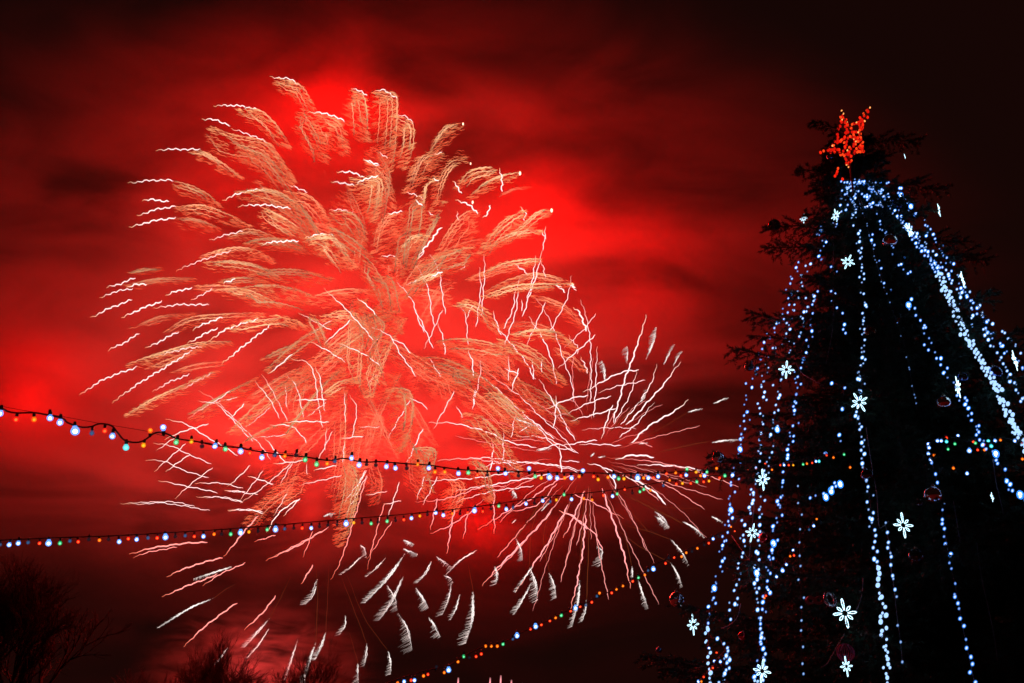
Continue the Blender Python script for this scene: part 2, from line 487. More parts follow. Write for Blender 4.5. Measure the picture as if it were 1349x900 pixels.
FEATHERS = dict(A='''790,68 880,90 920,140 945,195|w=60;900,190 940,240 985,330 1000,400|w=90 b=0.6;950,205 1040,235 1068,290 1082,370|w=110;1090,115 1140,140 1155,220 1158,320|w=95 b=.85
640,185 725,195 790,250 850,340|w=62;530,255 620,290 755,320 830,410 870,480|w=110;450,360 500,355 580,400 655,460|w=42;385,475 450,490 520,525 575,575|w=50 b=.7
395,578 500,570 600,605 690,650|w=50;395,622 480,625 570,660|w=50 b=.55;630,515 750,505 830,530 910,600 965,680|w=62 b=.8;815,510 915,530 980,590 1025,665|w=70
740,580 820,620 880,660 920,695|w=75 n=9;600,690 690,665 800,700|w=48 b=.8;490,770 620,738 720,750 790,790|w=45 b=1.1;500,795 620,790 740,815 810,860|w=48 b=.8
905,705 1000,685 1060,740 1110,815|w=95 n=10 b=1.1;205,835 280,820 340,818|w=25 b=.5;200,885 330,860 470,860|w=32 b=.6;470,890 560,883 650,895 720,930|w=35
560,870 660,855 750,870|w=35 b=.6;640,330 760,380 860,500 880,540|w=80 b=.5;720,470 800,560 900,640 960,750|w=70 b=.5;1000,595 1090,600 1140,660 1150,720|w=80 b=.6''',
B='''275,122 330,120 370,150 362,330 350,440|w=95;365,215 430,250 432,340 405,430|w=85;625,245 560,260 510,330 470,420|w=58;550,365 470,365 430,420 395,520|w=75
650,405 600,415 560,470 530,570|w=60;770,430 720,420 650,440 600,500|w=50 b=1.1;850,440 790,450 720,480 650,540|w=42;530,470 490,490 480,540 470,620|w=60
870,590 820,610 750,670 690,760|w=75;980,580 920,600 860,650 790,700|w=42;940,670 880,670 800,690 720,740|w=34 b=1.1;690,590 640,600 580,660 510,780|w=100
390,600 330,610 290,660 270,760|w=110;500,690 440,690 400,720 360,800|w=45 b=1.1;940,780 880,780 780,800 700,850|w=36 b=1.15;1050,870 980,850 900,840 800,870 720,910|w=36 b=1.15
250,400 310,430 350,500 362,580|w=80;180,460 300,465 305,560 285,640|w=110;470,550 465,640 440,760|w=90 b=.6;545,835 480,850 410,885|w=28 b=1.2;770,535 830,505 895,500|w=12 b=.45
280,340 340,440 330,560 300,700|w=90 b=.45;560,560 520,650 470,740 430,830|w=90 b=.6;300,780 380,790 380,900|w=80 b=.55;180,500 240,640 250,760|w=110 b=.4''',
C='''200,300 330,255 480,215 620,210|w=38;270,320 400,265 500,235|w=30 b=.8;380,330 470,300 600,285|w=25 b=.6;195,500 290,440 400,390 560,320|w=40
225,155 330,110 470,95|w=28 b=.6;350,170 450,115 600,100 740,95|w=40 b=.9;600,150 700,118 820,108 915,150|w=52 b=1.2;570,0 680,5 810,65|w=48;730,280 820,235 900,210|w=28 b=.5
440,500 560,430 720,350|w=60 b=.55;970,110 1060,85 1130,110 1170,190|w=60 b=1.15;970,420 1040,370 1110,355|w=40;1135,560 1100,760 1070,900|w=115 b=.75
1050,500 960,600 880,700 840,860|w=140 b=.62;640,620 740,560 860,520|w=40 b=.45''',
D='''500,110 600,70 700,50 790,30|w=40 b=1.05;560,180 660,140 760,130 910,130|w=36 b=1.15;740,175 820,190 900,230 970,310|w=48;660,330 770,310 860,325 930,385|w=46
620,350 720,370 800,420 890,520|w=75 b=.8;500,400 590,390 660,420 700,480|w=55 b=1.1;440,215 500,195 570,230 630,320|w=55;560,560 640,570 720,640 790,720|w=90 b=.75
840,380 920,420 970,480|w=34;120,90 200,110 230,220 240,330|w=110 b=.45;180,540 270,560 280,680 240,800|w=100 b=.6;330,480 410,500 440,580 420,620|w=90 b=.6
80,640 160,660 150,760 100,860|w=110 b=.75;280,430 330,470 300,560|w=70 b=.5;480,640 560,660 650,760 720,880|w=90 b=.7;280,780 370,790 350,900|w=80 b=.6
130,250 170,300 130,380 120,450|w=60 b=.5;640,640 760,690 850,760|w=60 b=.6;440,470 520,500 540,580|w=70 b=.45''',
G='''20,20 70,90 40,260 0,360|w=80 b=.7;400,60 480,110 480,180 430,260|w=90 b=.7;520,10 580,60 600,180|w=70 b=.6;130,10 160,110 140,200|w=70 b=.45''',
F='''760,60 640,130 560,200 510,270|w=90 b=.7;1000,40 960,150 940,260|w=90 b=.7''')
for view, text in FEATHERS.items():
    for pts, o in read(view, text):
        feather(gold_shell, gold, pts, o)

# plumes nearer the heart of the palm
for i in range(48):
    th = i * 2.39996 + random.uniform(-.2, .2)
    cx_, cy_ = 505 + random.uniform(-70, 70), 430 + random.uniform(-60, 60)
    r1 = random.uniform(95, 225); r0 = max(15, r1 - random.uniform(70, 120))
    pts = []
    for t in np.linspace(1, 0, 5):
        r = r0 + (r1 - r0) * t
        x = cx_ + math.cos(th) * r * 1.05; y = cy_ - math.sin(th) * r * 0.9 + 26 * t * t * (1 + .4 * abs(math.cos(th)))
        pts.append((x, y))
    feather(gold_shell, gold, np.array(pts), dict(w=random.uniform(45, 95), b=random.uniform(.4, .9)), 'glitter_plume')

crack_l = empty('firework_burst', P(455, 575, 127), 'smaller firework of thin white crossing trails with silver wisps dropping onto the bare trees', 'firework')
TR_L = dict(C='''485,405 560,450 640,530 720,610 770,675;485,445 540,450 610,405;440,515 540,455 640,432;355,517 430,535 540,600 640,660;350,595 440,560 525,535;318,640 400,585
310,725 380,660 435,615;355,725 450,655;305,610 380,625 445,655 535,695;275,677 350,685 430,720 525,750;325,760 420,778 560,808;470,770 570,770 660,790;390,830 460,770 540,707
475,825 560,825 660,845;175,853 270,845 360,850 530,878;200,850 280,852 370,842 470,862;600,785 690,700;648,840 740,720;650,850 760,770 850,690;605,520 665,455;660,560 770,470
545,440 610,510 700,605;590,800 670,803;600,878 690,875 740,885;705,365 760,430 805,515;735,340 790,430 835,525;830,375 832,470;830,335 875,400 900,510;848,280 930,310 965,500 975,550
945,310 965,360 983,485;760,340 855,260;862,440 990,440;910,510 990,450;765,540 850,545 900,590 910,612;825,530 920,525 1000,530;705,590 830,580;745,590 830,690;1060,390 1065,530
1080,420 1110,480 1090,590;1110,548 1200,548;1045,595 1135,583;990,545 985,640;950,690 1015,565;1062,600 1055,690;680,740 780,775;780,695 900,680;805,780 855,690;780,900 835,810
820,900 885,830;1060,850 1150,720;1065,895 1150,740;940,720 1030,700;880,780 960,760 1050,740;910,690 915,735;880,95 960,140 1010,165;920,188 1010,125;980,0 1060,75 1130,150 1175,205
980,222 1085,125;930,212 1000,250 1065,290;1030,215 1130,255 1200,305;1110,38 1160,75 1190,110;1145,260 1195,195;1150,385 1188,340''',
F='''60,390 160,365 260,350 370,343|w=1.2;75,403 150,380 250,362;208,480 300,440 430,403|w=1.2;435,400 500,320 570,238|w=1.2;190,560 280,520 410,470|w=1.2;350,515 430,465 520,425|w=1.1
275,755 380,660 487,583|w=1.2;515,690 580,630 640,555|w=1.2;555,340 640,315;605,305 650,230 735,170|w=1.1;740,508 787,433|w=1.1;748,403 785,300;858,492 910,380 1000,80|w=1.1
350,168 440,165 510,185;435,140 500,145 570,155;450,215 520,215 590,228;600,415 720,360 830,295|w=1.2;620,405 740,345 850,285''',
G='''100,410 160,320 200,260;100,450 140,290 170,190;175,265 230,105;95,160 180,140;165,195 235,178;30,190 95,60''')
PINK = (1.6, 0.48, 0.42)
for view, text in TR_L.items():
    for pts, o in read(view, text):
        low = pts[:, 1].mean() > 690
        streak(left_shell, crack_l, pts, o, 'pink_trail' if low else 'spark_trail', hot=PINK if low else (1.5, 1.15, 1.1), tail=(1.0, .2, .1) if low else (1.05, .6, .3))
WISP_L = dict(F='''805,490 790,550 755,590|w=42;395,565 300,605 180,680|w=20 n=5;465,440 400,460 318,487|w=12 n=5;615,645 570,700 515,760|w=32;612,685 575,745 525,805|w=14;450,760 415,810 370,850|w=14
728,730 705,800 680,885|w=16;798,740 775,820 755,900|w=28;838,700 825,750 795,810|w=28;915,635 915,670 893,710|w=28;1000,745 1000,790 990,830|w=24;1085,775 1095,820 1093,862|w=22
965,825 968,900|w=24;980,400 940,440 900,470|w=20;1075,405 1040,445 1000,478|w=20;1150,390 1090,480 995,580|w=40 n=6;1145,480 1105,570 1050,650|w=44 n=6;1080,515 1110,560 1120,610|w=32
1125,625 1165,690 1180,768|w=44;975,355 992,370 998,400|w=25;830,240 850,232 875,228|w=14;1150,345 1185,350|w=16''',
G='''355,420 335,465 295,505|w=22;375,400 405,420 435,440|w=22;535,375 470,415 415,470|w=12 n=6;405,475 430,485 443,505|w=22;435,510 425,570 397,632|w=34;468,550 455,600 432,648|w=20
520,540 520,640 490,745|w=42 n=6;293,525 320,560 345,605|w=28;345,640 370,670 390,715|w=28;245,335 285,350|w=14;245,370 300,390|w=16''')
for view, text in WISP_L.items():
    for pts, o in read(view, text):
        feather(left_shell, crack_l, pts, o, 'silver_wisp', True)
lamp(crack_l, 360, 570, 128, 58000, CORE, 6)
lamp(crack_l, 340, 600, 155, 42000, HOT, 6)
lamp(crack_l, 390, 680, 152, 14000, RED, 5)  # added fill for the smoke round and below this burst
lamp(crack_l, 335, 880, 143, 9000, (1.0, 0.06, 0.055), 4)  # pinkish lamp added to light the low puff behind the bare trees

crack_r = empty('firework_burst', P(778, 603, 122), 'firework beside the fir tree with long pink white trails shooting from one point', 'firework')
TR_R = dict(D='''120,300 190,340 240,420 295,498;190,345 240,370 275,405;220,125 280,200 300,265 325,325;300,62 340,150 360,270 370,300;290,235 330,310 360,388;325,390 400,235;350,15 385,80 395,160 412,252
380,290 400,340 410,412;298,38 328,0;255,140 310,110 400,85;545,65 548,170 532,303;565,15 562,150 552,258;470,222 493,270 498,375;493,270 520,215;500,395 518,440 518,500;550,432 545,510 515,628
528,545 522,610;700,110 690,230 645,375;685,140 680,220 640,310;795,0 765,110 715,262;808,-95 795,0;770,20 755,110 735,190;715,195 712,240;590,285 650,345 720,430 765,510;598,240 630,335
740,260 790,340 830,430 848,530;770,190 830,290 870,410 905,510 920,600;910,100 890,190 820,330;725,385 808,205;945,195 975,300 985,420 985,605;855,465 940,390 1003,333;880,385 960,310 1003,248
1010,380 1005,520 998,660;345,420 390,500;660,415 662,515;645,465 700,490;670,560 700,465;755,430 760,510;793,432 790,480;365,705 445,555;185,740 270,590;250,578 300,595 340,628;258,838 322,705
455,615 480,660;490,470 590,525 680,610 760,680 840,770 920,790;580,488 690,565 790,660 850,715 930,800;345,680 450,685 560,712 660,755 770,780;780,510 850,620 890,700 925,750;690,625 672,740
690,660 760,680 840,745|w=1.2;700,715 745,695;690,735 800,740 860,765 935,805;770,790 860,765;860,765 870,880;600,760 590,870;640,720 638,830;380,830 560,820 700,835 850,850 950,870;550,855 640,840 700,870
810,627 890,590 975,573;895,645 960,610 1065,575;955,560 1030,520 1110,480 1175,472;1015,560 1100,535 1200,513;950,710 1060,700 1165,705;905,675 990,650 1085,625;850,575 840,700;870,770 1010,750;940,765 1105,770
1025,745 1070,610''',
E='''755,45 715,175 670,300 622,470|w=1.15;720,260 685,370 625,475;797,240 760,340 655,480|w=1.1;890,230 830,310 760,390 675,480|w=1.1;785,390 720,470 648,530;920,380 860,430 770,480 695,553|w=1.1
632,615 700,600 785,607|w=1.2;718,640 800,638 890,645 1000,665|w=1.2;520,632 580,645 635,670;580,650 620,690 635,735;660,680 730,710 800,755 828,797|w=1.2;420,620 490,625;380,640 470,660 500,685
90,895 190,830 300,770 400,700 470,680;0,740 150,715 290,690 380,670;0,785 130,745 310,720;60,610 150,625 300,630 420,640;410,820 470,845 520,890|w=1.1''',
G='''555,515 640,420 740,320 835,215|w=1.2;690,535 760,430 830,320 895,195|w=1.2;905,610 935,480 955,360 965,235|w=1.3;1143,525 1110,370 1070,250 1030,130|w=1.3;860,215 940,260 1000,310 1030,375|w=1.2
875,325 910,260 960,140|w=1.1;1115,250 1000,190 905,150;350,310 440,270 530,210;350,295 380,170;415,388 445,215|w=1.1;480,330 500,220;603,310 603,140;330,100 460,95 600,80 700,60;290,185 420,170 540,130 650,120
295,175 335,70;320,195 380,85;650,230 780,190 850,110''')
for view, text in TR_R.items():
    for pts, o in read(view, text):
        low = pts[:, 1].mean() > 650
        streak(right_shell, crack_r, pts, o, 'pink_trail' if low or view == 'E' else 'spark_trail', hot=(1.65, .55, .55) if low else (1.5, 1.12, 1.12), tail=(1.1, .3, .2) if low else (1.1, .75, .6), amp=0.7, wl=19)
WISP_R = dict(E='''755,220 785,150 795,95|w=26;678,235 682,190 678,165|w=24;592,305 592,260 578,222|w=24;825,240 850,190 870,160|w=20;862,245 885,205 900,185|w=18;735,390 750,365 755,340|w=18
920,430 950,420 975,415|w=8 n=5;1020,395 1050,382 1082,370|w=8 n=5;1015,550 1060,542 1120,537|w=9 n=7;725,555 745,551 763,550|w=8 n=5;790,822 825,850 845,885|w=24;535,605 553,588|w=8 n=4;565,608 592,602|w=8 n=4
320,580 380,570|w=9 n=4;240,455 280,470 330,488|w=10 n=5;230,740 245,770|w=14;225,870 240,855|w=10''',
G='''690,330 710,370 715,412|w=20;605,440 618,470 610,510|w=28;745,445 770,510 775,570|w=34;820,465 840,510 848,560|w=28;750,505 720,565 683,627|w=28;755,440 720,490 688,540|w=16;942,495 935,580 910,680|w=22
968,570 965,610 948,660|w=18;1010,360 1030,380 1022,435|w=34;1148,440 1152,495|w=14;790,220 825,185|w=14;675,140 690,165|w=14''',
H='''1065,0 1090,15 1118,40|w=20;1172,22 1215,45 1255,82|w=9 n=6;1125,90 1165,135 1195,188|w=14 n=5;1125,180 1150,220 1170,272|w=14 n=5;1000,250 1020,305 1038,355|w=16 n=5;1285,2 1330,25|w=9 n=6''')
for view, text in WISP_R.items():
    for pts, o in read(view, text):
        feather(right_shell, crack_r, pts, o, 'silver_wisp', True)
# fine trails round the same point
for i in range(44):
    th = i * 2.39996 + random.uniform(-.25, .25)
    a0, a1 = random.uniform(18, 70), random.uniform(85, 205)
    if math.sin(th) > 0.2: a1 *= 0.8
    bend = random.uniform(-.16, .16)
    pts = [(778 + math.cos(th + bend * t) * (a0 + (a1 - a0) * t), 603 - math.sin(th + bend * t) * (a0 + (a1 - a0) * t) + 12 * t * t) for t in np.linspace(0, 1, 4)]
    streak(right_shell, crack_r, np.array(pts), dict(w=.52, b=random.uniform(.55, .95)), 'fine_trail', hot=(1.5, .50, .46), tail=(.9, .12, .06), amp=0.5, wl=20)
# dim amber threads that lead out to the wisps
TH_R = dict(E='''780,595 900,565 1000,545;700,555 800,500 920,430;640,740 760,800 900,870;560,660 700,740 800,800 970,810;690,820 760,897;700,650 850,660;640,525 740,370;600,520 690,420''',
G='''830,110 790,180 690,330;850,110 760,260 740,440;880,120 800,300 820,460;960,120 950,300 940,490;980,120 975,400 968,570;1000,120 1100,260 1148,440''',
H='''900,40 1010,120 1125,180;930,30 1040,60 1125,90''')
for view, text in TH_R.items():
    for pts, o in read(view, text):
        o.update(w=0.45, b=0.38)
        streak(right_shell, crack_r, pts, o, 'amber_thread', hot=(.36, .08, .025), tail=(.3, .06, .02), amp=0.2, wl=40)
TH_L = dict(F='''700,480 640,600 615,645;800,430 805,560 798,740;850,430 845,560 838,700;480,510 440,530 395,565;900,480 930,560 1000,745;920,470 990,640 1085,775;930,700 960,800 965,825''',
G='''500,430 510,480 520,540''')
for view, text in TH_L.items():
    for pts, o in read(view, text):
        o.update(w=0.45, b=0.38)
        streak(left_shell, crack_l, pts, o, 'amber_thread', hot=(.30, .06, .02), tail=(.25, .05, .02), amp=0.2, wl=40)
lamp(crack_r, 640, 700, 156, 66000, RED, 5)  # added fill for the smoke, set apart from this burst

# four rising comets just clearing the lower edge
for i, (x, y0, y1, lb) in enumerate(((603, 893, 925, 'rising red comet, shortest and first of the row over the bulb string end'), (645, 893, 930, 'rising red comet, second of the row at the lower edge'),
                                    (659, 890, 930, 'tallest rising red comet at the lower edge'), (673, 896, 925, 'rising red comet, last of the row towards the fir tree'))):
    d = 118
    pts = smooth_poly([(x + 0.8, y0), (x, (y0 + y1) / 2), (x - .5, y1), (x - 1.5, y1 + 25)], 2)
    m = MB(); wp = np.array([P(a, b, d) for a, b in pts])
    m.tube(wp, PX * 0.9, 5, heat_along(len(wp), (1.5, .5, .55), (1.2, .2, .2), .1, .4))
    o = m.build('rising_comet', SPARK, None, base=tuple(wp[-1]), colour=True)
    o.location = wp[-1]
    tag(o, lb, 'firework', 'comets rising at the lower edge')

# ------------------------------------------------------------------ bare trees
def grow(mb_trunk, mb_twig, p, d, length, rad, lvl, maxl, spread):
    n = 5
    pts = [p.copy()]
    dd = d.copy()
    for i in range(n):
        dd = dd + rng.normal(0, 0.10, 3) + np.array([0, 0, 0.05])
        dd /= np.linalg.norm(dd)
        pts.append(pts[-1] + dd * length / n)
    rr = np.linspace(rad, rad * 0.62, n + 1)
    (mb_trunk if lvl < 2 else mb_twig).tube(pts, rr, 6 if lvl < 2 else 3)
    if lvl >= maxl: return
    k = 3 if lvl < 2 else random.choice((2, 3, 3))
    for j in range(k + 1):
        at = pts[-1] if j < 2 else pts[random.randint(2, n - 1)]
        a = rng.normal(0, 1, 3); a -= dd * (a @ dd); a /= np.linalg.norm(a)
        th = random.uniform(0.25, 0.7) * spread
        nd = dd * math.cos(th) + a * math.sin(th)
        grow(mb_trunk, mb_twig, np.array(at), nd, length * random.uniform(0.6, 0.86), rad * random.uniform(0.56, 0.70), lvl + 1, maxl, spread)

def bare_tree(x, ytop, d, label, maxl=6, spread=1.0, height=None):
    top = P(x, ytop, d)
    base = np.array([top[0], top[1], 0.0])
    r = empty('bare_tree', base, label, 'tree', 'bare trees at the lower edge')
    a, b = MB(), MB()
    H = top[2]
    grow(a, b, np.zeros(3), np.array([0, 0, 1.0]), H * 0.30, H * 0.020, 0, maxl, spread)
    allz = np.concatenate([q[:, 2] for q in b.v])
    s = H / np.percentile(allz, 99.7)
    for mb in (a, b): mb.v = [q * s for q in mb.v]
    a.build('trunk', BARK, r, base=(0, 0, 0)); b.build('crown', TWIG, r, base=(0, 0, 0))
bare_tree(322, 832, 60, 'tallest leafless tree with fine upright twigs against the pinkish smoke', 6, 0.82)
bare_tree(258, 852, 66, 'lower leafless tree on the darker side of the pinkish smoke', 6, 0.82)
bare_tree(385, 858, 63, 'small leafless tree at the end of the pinkish smoke under the silver wisps', 6, 0.82)
bare_tree(18, 738, 44, 'dark bare tree on the outer edge under the lower bulb string', 7, 0.9)
bare_tree(78, 742, 47, 'slim dark bare tree reaching up towards a bright white bulb', 6, 0.75)

# ------------------------------------------------------------------ fir tree
AX = np.array([6.05, 13.0])             # trunk axis on the ground
TOPZ = 11.75
APEX = 11.1                             # where the light strands are tied
def cone_r(z): return 0.08 + 0.395 * max(0.0, APEX - z)

def on_cone(x, y, out=0.0):
    """where the view ray through a pixel meets the strand cone round the fir (or passes nearest to it)"""
    r = ray(x, y)
    best = None
    ts = np.arange(8.5, 15.5, 0.02)
    p = EYE + ts[:, None] * r
    q = np.hypot(p[:, 0] - AX[0], p[:, 1] - AX[1]) - (0.08 + 0.395 * np.maximum(0, APEX - p[:, 2])) - out
    i = np.argmax(q <= 0) if (q <= 0).any() else int(np.argmin(q))
    return p[i]

fir = empty('fir_tree', (AX[0], AX[1], 0), 'tall dark fir tree hung with white lights, snowflakes and a red star', 'tree')
tm = MB()
zz = np.linspace(-0.1, TOPZ, 24)
tm.tube([(AX[0] + 0.03 * math.sin(z), AX[1] + 0.03 * math.cos(z * 1.3), z) for z in zz], 0.19 * (1 - zz / TOPZ) ** 0.8 + 0.012, 10)
tm.build('trunk', BARK, fir)
limbs = MB()
ndl_v = []
def needles(base, tip, count, ln, wid):
    """flat blades set all round a twig"""
    ax = tip - base
    L = np.linalg.norm(ax); ax = ax / max(L, 1e-6)
    s = rng.uniform(0.0, 1.0, count)
    p = base + np.outer(s * L, ax)
    q = rng.normal(0, 1, (count, 3)); q -= np.outer(q @ ax, ax); q /= np.linalg.norm(q, axis=1, keepdims=True)
    q[:, 2] *= 0.75
    dirs = q * 0.85 + ax * 0.75
    dirs /= np.linalg.norm(dirs, axis=1, keepdims=True)
    e = p + dirs * (ln * rng.uniform(0.6, 1.15, count))[:, None]
    sd = np.cross(dirs, rng.normal(0, 1, (count, 3))); sd /= np.linalg.norm(sd, axis=1, keepdims=True)
    sd *= wid
    ndl_v.append(np.stack([p - sd, p + sd, e], 1))
def fir_limb(z, az, Lm, droop, ntw=1.0):
    d = np.array([math.cos(az), math.sin(az), 0])
    b = np.array([AX[0], AX[1], z])
    n = 7
    u = np.linspace(0, 1, n)
    pts = b + np.outer(u * Lm, d)
    pts[:, 2] += Lm * (-droop * u + droop * 0.75 * u ** 2.2) + 0.10 * u
    pts[1:, :2] += rng.normal(0, 0.02 * Lm, (n - 1, 2))
    limbs.tube(pts, 0.035 * (1 - 0.8 * u) * max(0.4, Lm / 2.5), 4)
    side = np.array([-d[1], d[0], 0])
    m = max(5, int(Lm / 0.062 * ntw))
    for i in range(m):
        s = 0.15 + 0.85 * (i + random.random()) / m
        f = s * (n - 1); j = min(n - 2, int(f)); c = pts[j] * (1 - f + j) + pts[j + 1] * (f - j)
        tl = random.uniform(0.6, 1.1) * min(0.55, 0.12 + 0.32 * Lm * (1 - 0.75 * s))
        sg = 1 if i % 2 else -1
        td = side * sg * random.uniform(0.5, 1.0) + d * random.uniform(0.45, 0.95) + np.array([0, 0, random.uniform(-0.45, 0.18)])
        td /= np.linalg.norm(td)
        needles(c, c + td * tl, int(24 + 85 * tl), 0.072, 0.0085)
        if i % 3 == 0:
            hd = np.array([random.uniform(-.25, .25), random.uniform(-.25, .25), -1.0]); hd /= np.linalg.norm(hd)
            needles(c, c + hd * min(0.34, 0.10 + 0.12 * Lm), 34, 0.06, 0.008)
    needles(pts[-2], pts[-1] + (pts[-1] - pts[-2]) * 0.3, 60, 0.07, 0.008)
z = 2.1
while z < TOPZ - 0.15:
    R = cone_r(z) * 0.86 + 0.22
    if z > 9.3: R = max(R, 0.95 - 0.30 * (z - 9.3) * 0.9)
    k = 10 if R > 1 else 9
    a0 = random.random() * 6.28
    for i in range(k):
        Lm = R * random.choice((0.72, 0.86, 0.95, 1.0, 1.12, 1.22))
        fir_limb(z + random.uniform(-.12, .12), a0 + i * 6.283 / k + random.uniform(-.25, .25), Lm, 0.12 + 0.03 * (TOPZ - z) + random.uniform(-.06, .08) if z < 9 else -0.35 + random.uniform(-.25, .15))
    z += 0.18 if R < 2 else 0.20
# limbs that stand clear of the strands on the smoke side
for (x, y) in ((1010, 298), (1012, 325), (963, 472), (992, 405), (942, 590), (1000, 440), (868, 862), (905, 880), (945, 620), (1245, 245), (1268, 320), (1300, 340), (1210, 185), (1068, 165), (1047, 230), (905, 800)):
    q = EYE + ray(x, y) * ((13.0) / ray(x, y)[1])
    dx, dz = q[0] - AX[0], q[2]
    Lm = abs(dx)
    zb = dz + 0.10 * Lm - 0.1 if dz < 9 else dz - 0.10 * Lm - 0.1
    fir_limb(zb, (math.pi if dx < 0 else 0) + random.uniform(-.15, .15), Lm, 0.4 if dz < 9 else -0.4, 1.2)
limbs.build('limbs', BARK, fir)
nv = np.concatenate(ndl_v)
me = bpy.data.meshes.new('crown')
cnt = len(nv)
me.vertices.add(cnt * 3)
me.vertices.foreach_set('co', (nv.reshape(-1, 3) - np.array([AX[0], AX[1], 0])).ravel())
me.loops.add(cnt * 3); me.loops.foreach_set('vertex_index', np.arange(cnt * 3, dtype=np.int32))
me.polygons.add(cnt); me.polygons.foreach_set('loop_start', np.arange(0, cnt * 3, 3, dtype=np.int32))
me.update(calc_edges=True)
me.materials.append(NEEDLE)
link('crown', me, fir)
print('needles', cnt)

# ------------------------------------------------------------------ white light strands on the fir
def ellipsoid(name, r, stretch, m, nu=8, nr=6):
    b = MB()
    b.lathe([(r * math.sin(a), -r * stretch * math.cos(a)) for a in np.linspace(0.2, math.pi - 0.2, nr)], nu)
    return b.mesh(name, m)
def led(r, tint, s, core):
    b = MB()
    prof = [(r * math.sin(a), -r * 1.4 * math.cos(a)) for a in np.linspace(0.2, math.pi - 0.2, 7)]
    b.lathe([(x * 1.30, y * 1.22) for x, y in prof], 8)
    nf = len(b.f)
    b.lathe([(x * 0.72, y * 0.78) for x, y in prof], 7)
    me_ = b.mesh('lamp', lit_glass('lamp_shell', tint, s, 0.40))
    me_.materials.append(glow('lamp_core', (0.82, 0.92, 1.0), core))
    for k in range(nf, len(me_.polygons)): me_.polygons[k].material_index = 1
    return me_
LED_BLUE = [led(r, (0.03, 0.24, 1.0), s, c) for r, s, c in ((0.0145, 1.1, 2.2), (0.0190, 1.5, 4.0), (0.0105, 0.7, 1.0))]
LED_WHITE = [led(r, (0.12, 0.36, 0.95), s, c) for r, s, c in ((0.0140, 1.1, 2.4), (0.0180, 1.5, 4.0), (0.0100, 0.7, 1.1))]
LED_DIM = [ellipsoid('lamp', 0.009, 1.4, glow('weak_lamp', (0.20, 0.42, 1.0), 0.5))]
LED_SPOT = led(0.031, (0.03, 0.22, 1.0), 2.2, 7.0)

def strand(pts, label, leds=LED_BLUE, gap=5.7, jit=2.9, rows=1, wire=None, hide=(), spots=()):
    sp = smooth_poly(pts, 1.0)
    w3 = [on_cone(x, y, 0.05) for x, y in sp[::8]]
    root = empty('light_strand', w3[-1], label, 'light strand', 'white light strands on the fir tree')
    m = MB(); m.tube(w3, 0.0035, 4)
    m.build('wire', wire or CABLE, root)
    n, s, extra = 0, 0.0, []
    total = len(sp)
    while s < total - 1:
        x, y = sp[int(s)]
        s += gap * random.choice((0.45, 0.8, 1.0, 1.15, 1.6)) * random.uniform(0.8, 1.2)
        if any(a <= y <= b for a, b in hide): continue
        for r_ in range(rows):
            px, py = x + random.gauss(0, jit) + (r_ * 4.2 if rows > 1 else 0), y + random.gauss(0, 1.2) + (r_ * 1.6 if rows > 1 else 0)
            c = on_cone(px, py, 0.10 + random.uniform(0, .05))
            me_ = random.choices(leds, (5, 2, 4) if len(leds) == 3 else (1,))[0]
            q = Quaternion((0, 1, 0), math.radians(28 + random.uniform(-14, 14)))
            extra.append((me_, Matrix.Translation(Vector(c) - root.location) @ q.to_matrix().to_4x4()))
    for (x, y) in spots:
        c = on_cone(x, y, 0.1)
        extra.insert(0, (LED_SPOT, Matrix.Translation(Vector(c) - root.location)))
    for me_, M in extra[:100]: link('lamp', me_, root, M)
    if len(extra) > 100:
        b = MB()
        for me_, M in extra[100:]:
            vs_ = np.array([tuple(M @ v.co) for v in me_.vertices]); b.add(vs_, [tuple(p.vertices) for p in me_.polygons])
        o = b.build('lamps', glow('cold_blue_lamps', (0.35, 0.58, 1.0), 1.5), root, base=(0, 0, 0)); o['kind'] = 'stuff'
    return root

strand([(1120, 240), (1104, 262), (1085, 295), (1062, 330), (1045, 362), (1040, 395), (1025, 425), (1008, 450), (996, 485), (988, 515), (980, 555), (975, 590), (970, 620), (965, 650), (960, 690), (955, 715), (945, 760), (939, 790), (935, 820), (933, 855), (934, 905)],
       'outermost white light strand of the fir, running down beside the red smoke', spots=((975, 592), (963, 672), (941, 775)), hide=((270, 342),))
strand([(1117, 242), (1090, 300), (1066, 345), (1052, 380), (1040, 430), (1022, 458), (1008, 480), (1006, 510), (1005, 540), (1000, 580), (997, 610), (991, 640), (989, 665), (982, 700), (976, 740), (970, 780), (964, 818)],
       'white light strand second from the smoke, ending over the green branch low on the fir', leds=LED_WHITE, hide=((270, 345),))
strand([(1118, 242), (1100, 300), (1080, 360), (1073, 400), (1066, 440), (1056, 480), (1049, 505), (1048, 545), (1042, 580), (1036, 605), (1030, 640), (1025, 680), (1019, 710), (1014, 745), (1010, 775), (1006, 805), (1002, 840), (1000, 870), (1000, 905)],
       'bluish light strand crossing the coloured bulbs, ending in a bright cluster low on the fir', hide=((300, 380),), spots=((1019, 716), (1024, 566)))
strand([(1116, 244), (1095, 320), (1072, 380), (1056, 430), (1040, 462), (1030, 490), (1024, 520), (1020, 560), (1018, 590), (1010, 620), (1004, 660), (1000, 690), (997, 730), (997, 770), (1000, 805), (1003, 840), (1006, 900)],
       'white light strand twisting down through the snowflake with eight bright rays', leds=LED_WHITE, hide=((250, 385),), spots=((997, 755),))
strand([(1120, 240), (1125, 270), (1129, 300), (1132, 330), (1136, 360), (1138, 410), (1137, 440), (1136, 470), (1133, 510), (1133, 560), (1136, 590), (1139, 620), (1144, 645), (1148, 675), (1151, 705), (1155, 745), (1159, 780), (1163, 815), (1167, 850), (1172, 905)],
       'long white light strand down the middle of the fir from star to frame edge', leds=LED_WHITE, gap=5.4, jit=2.6)
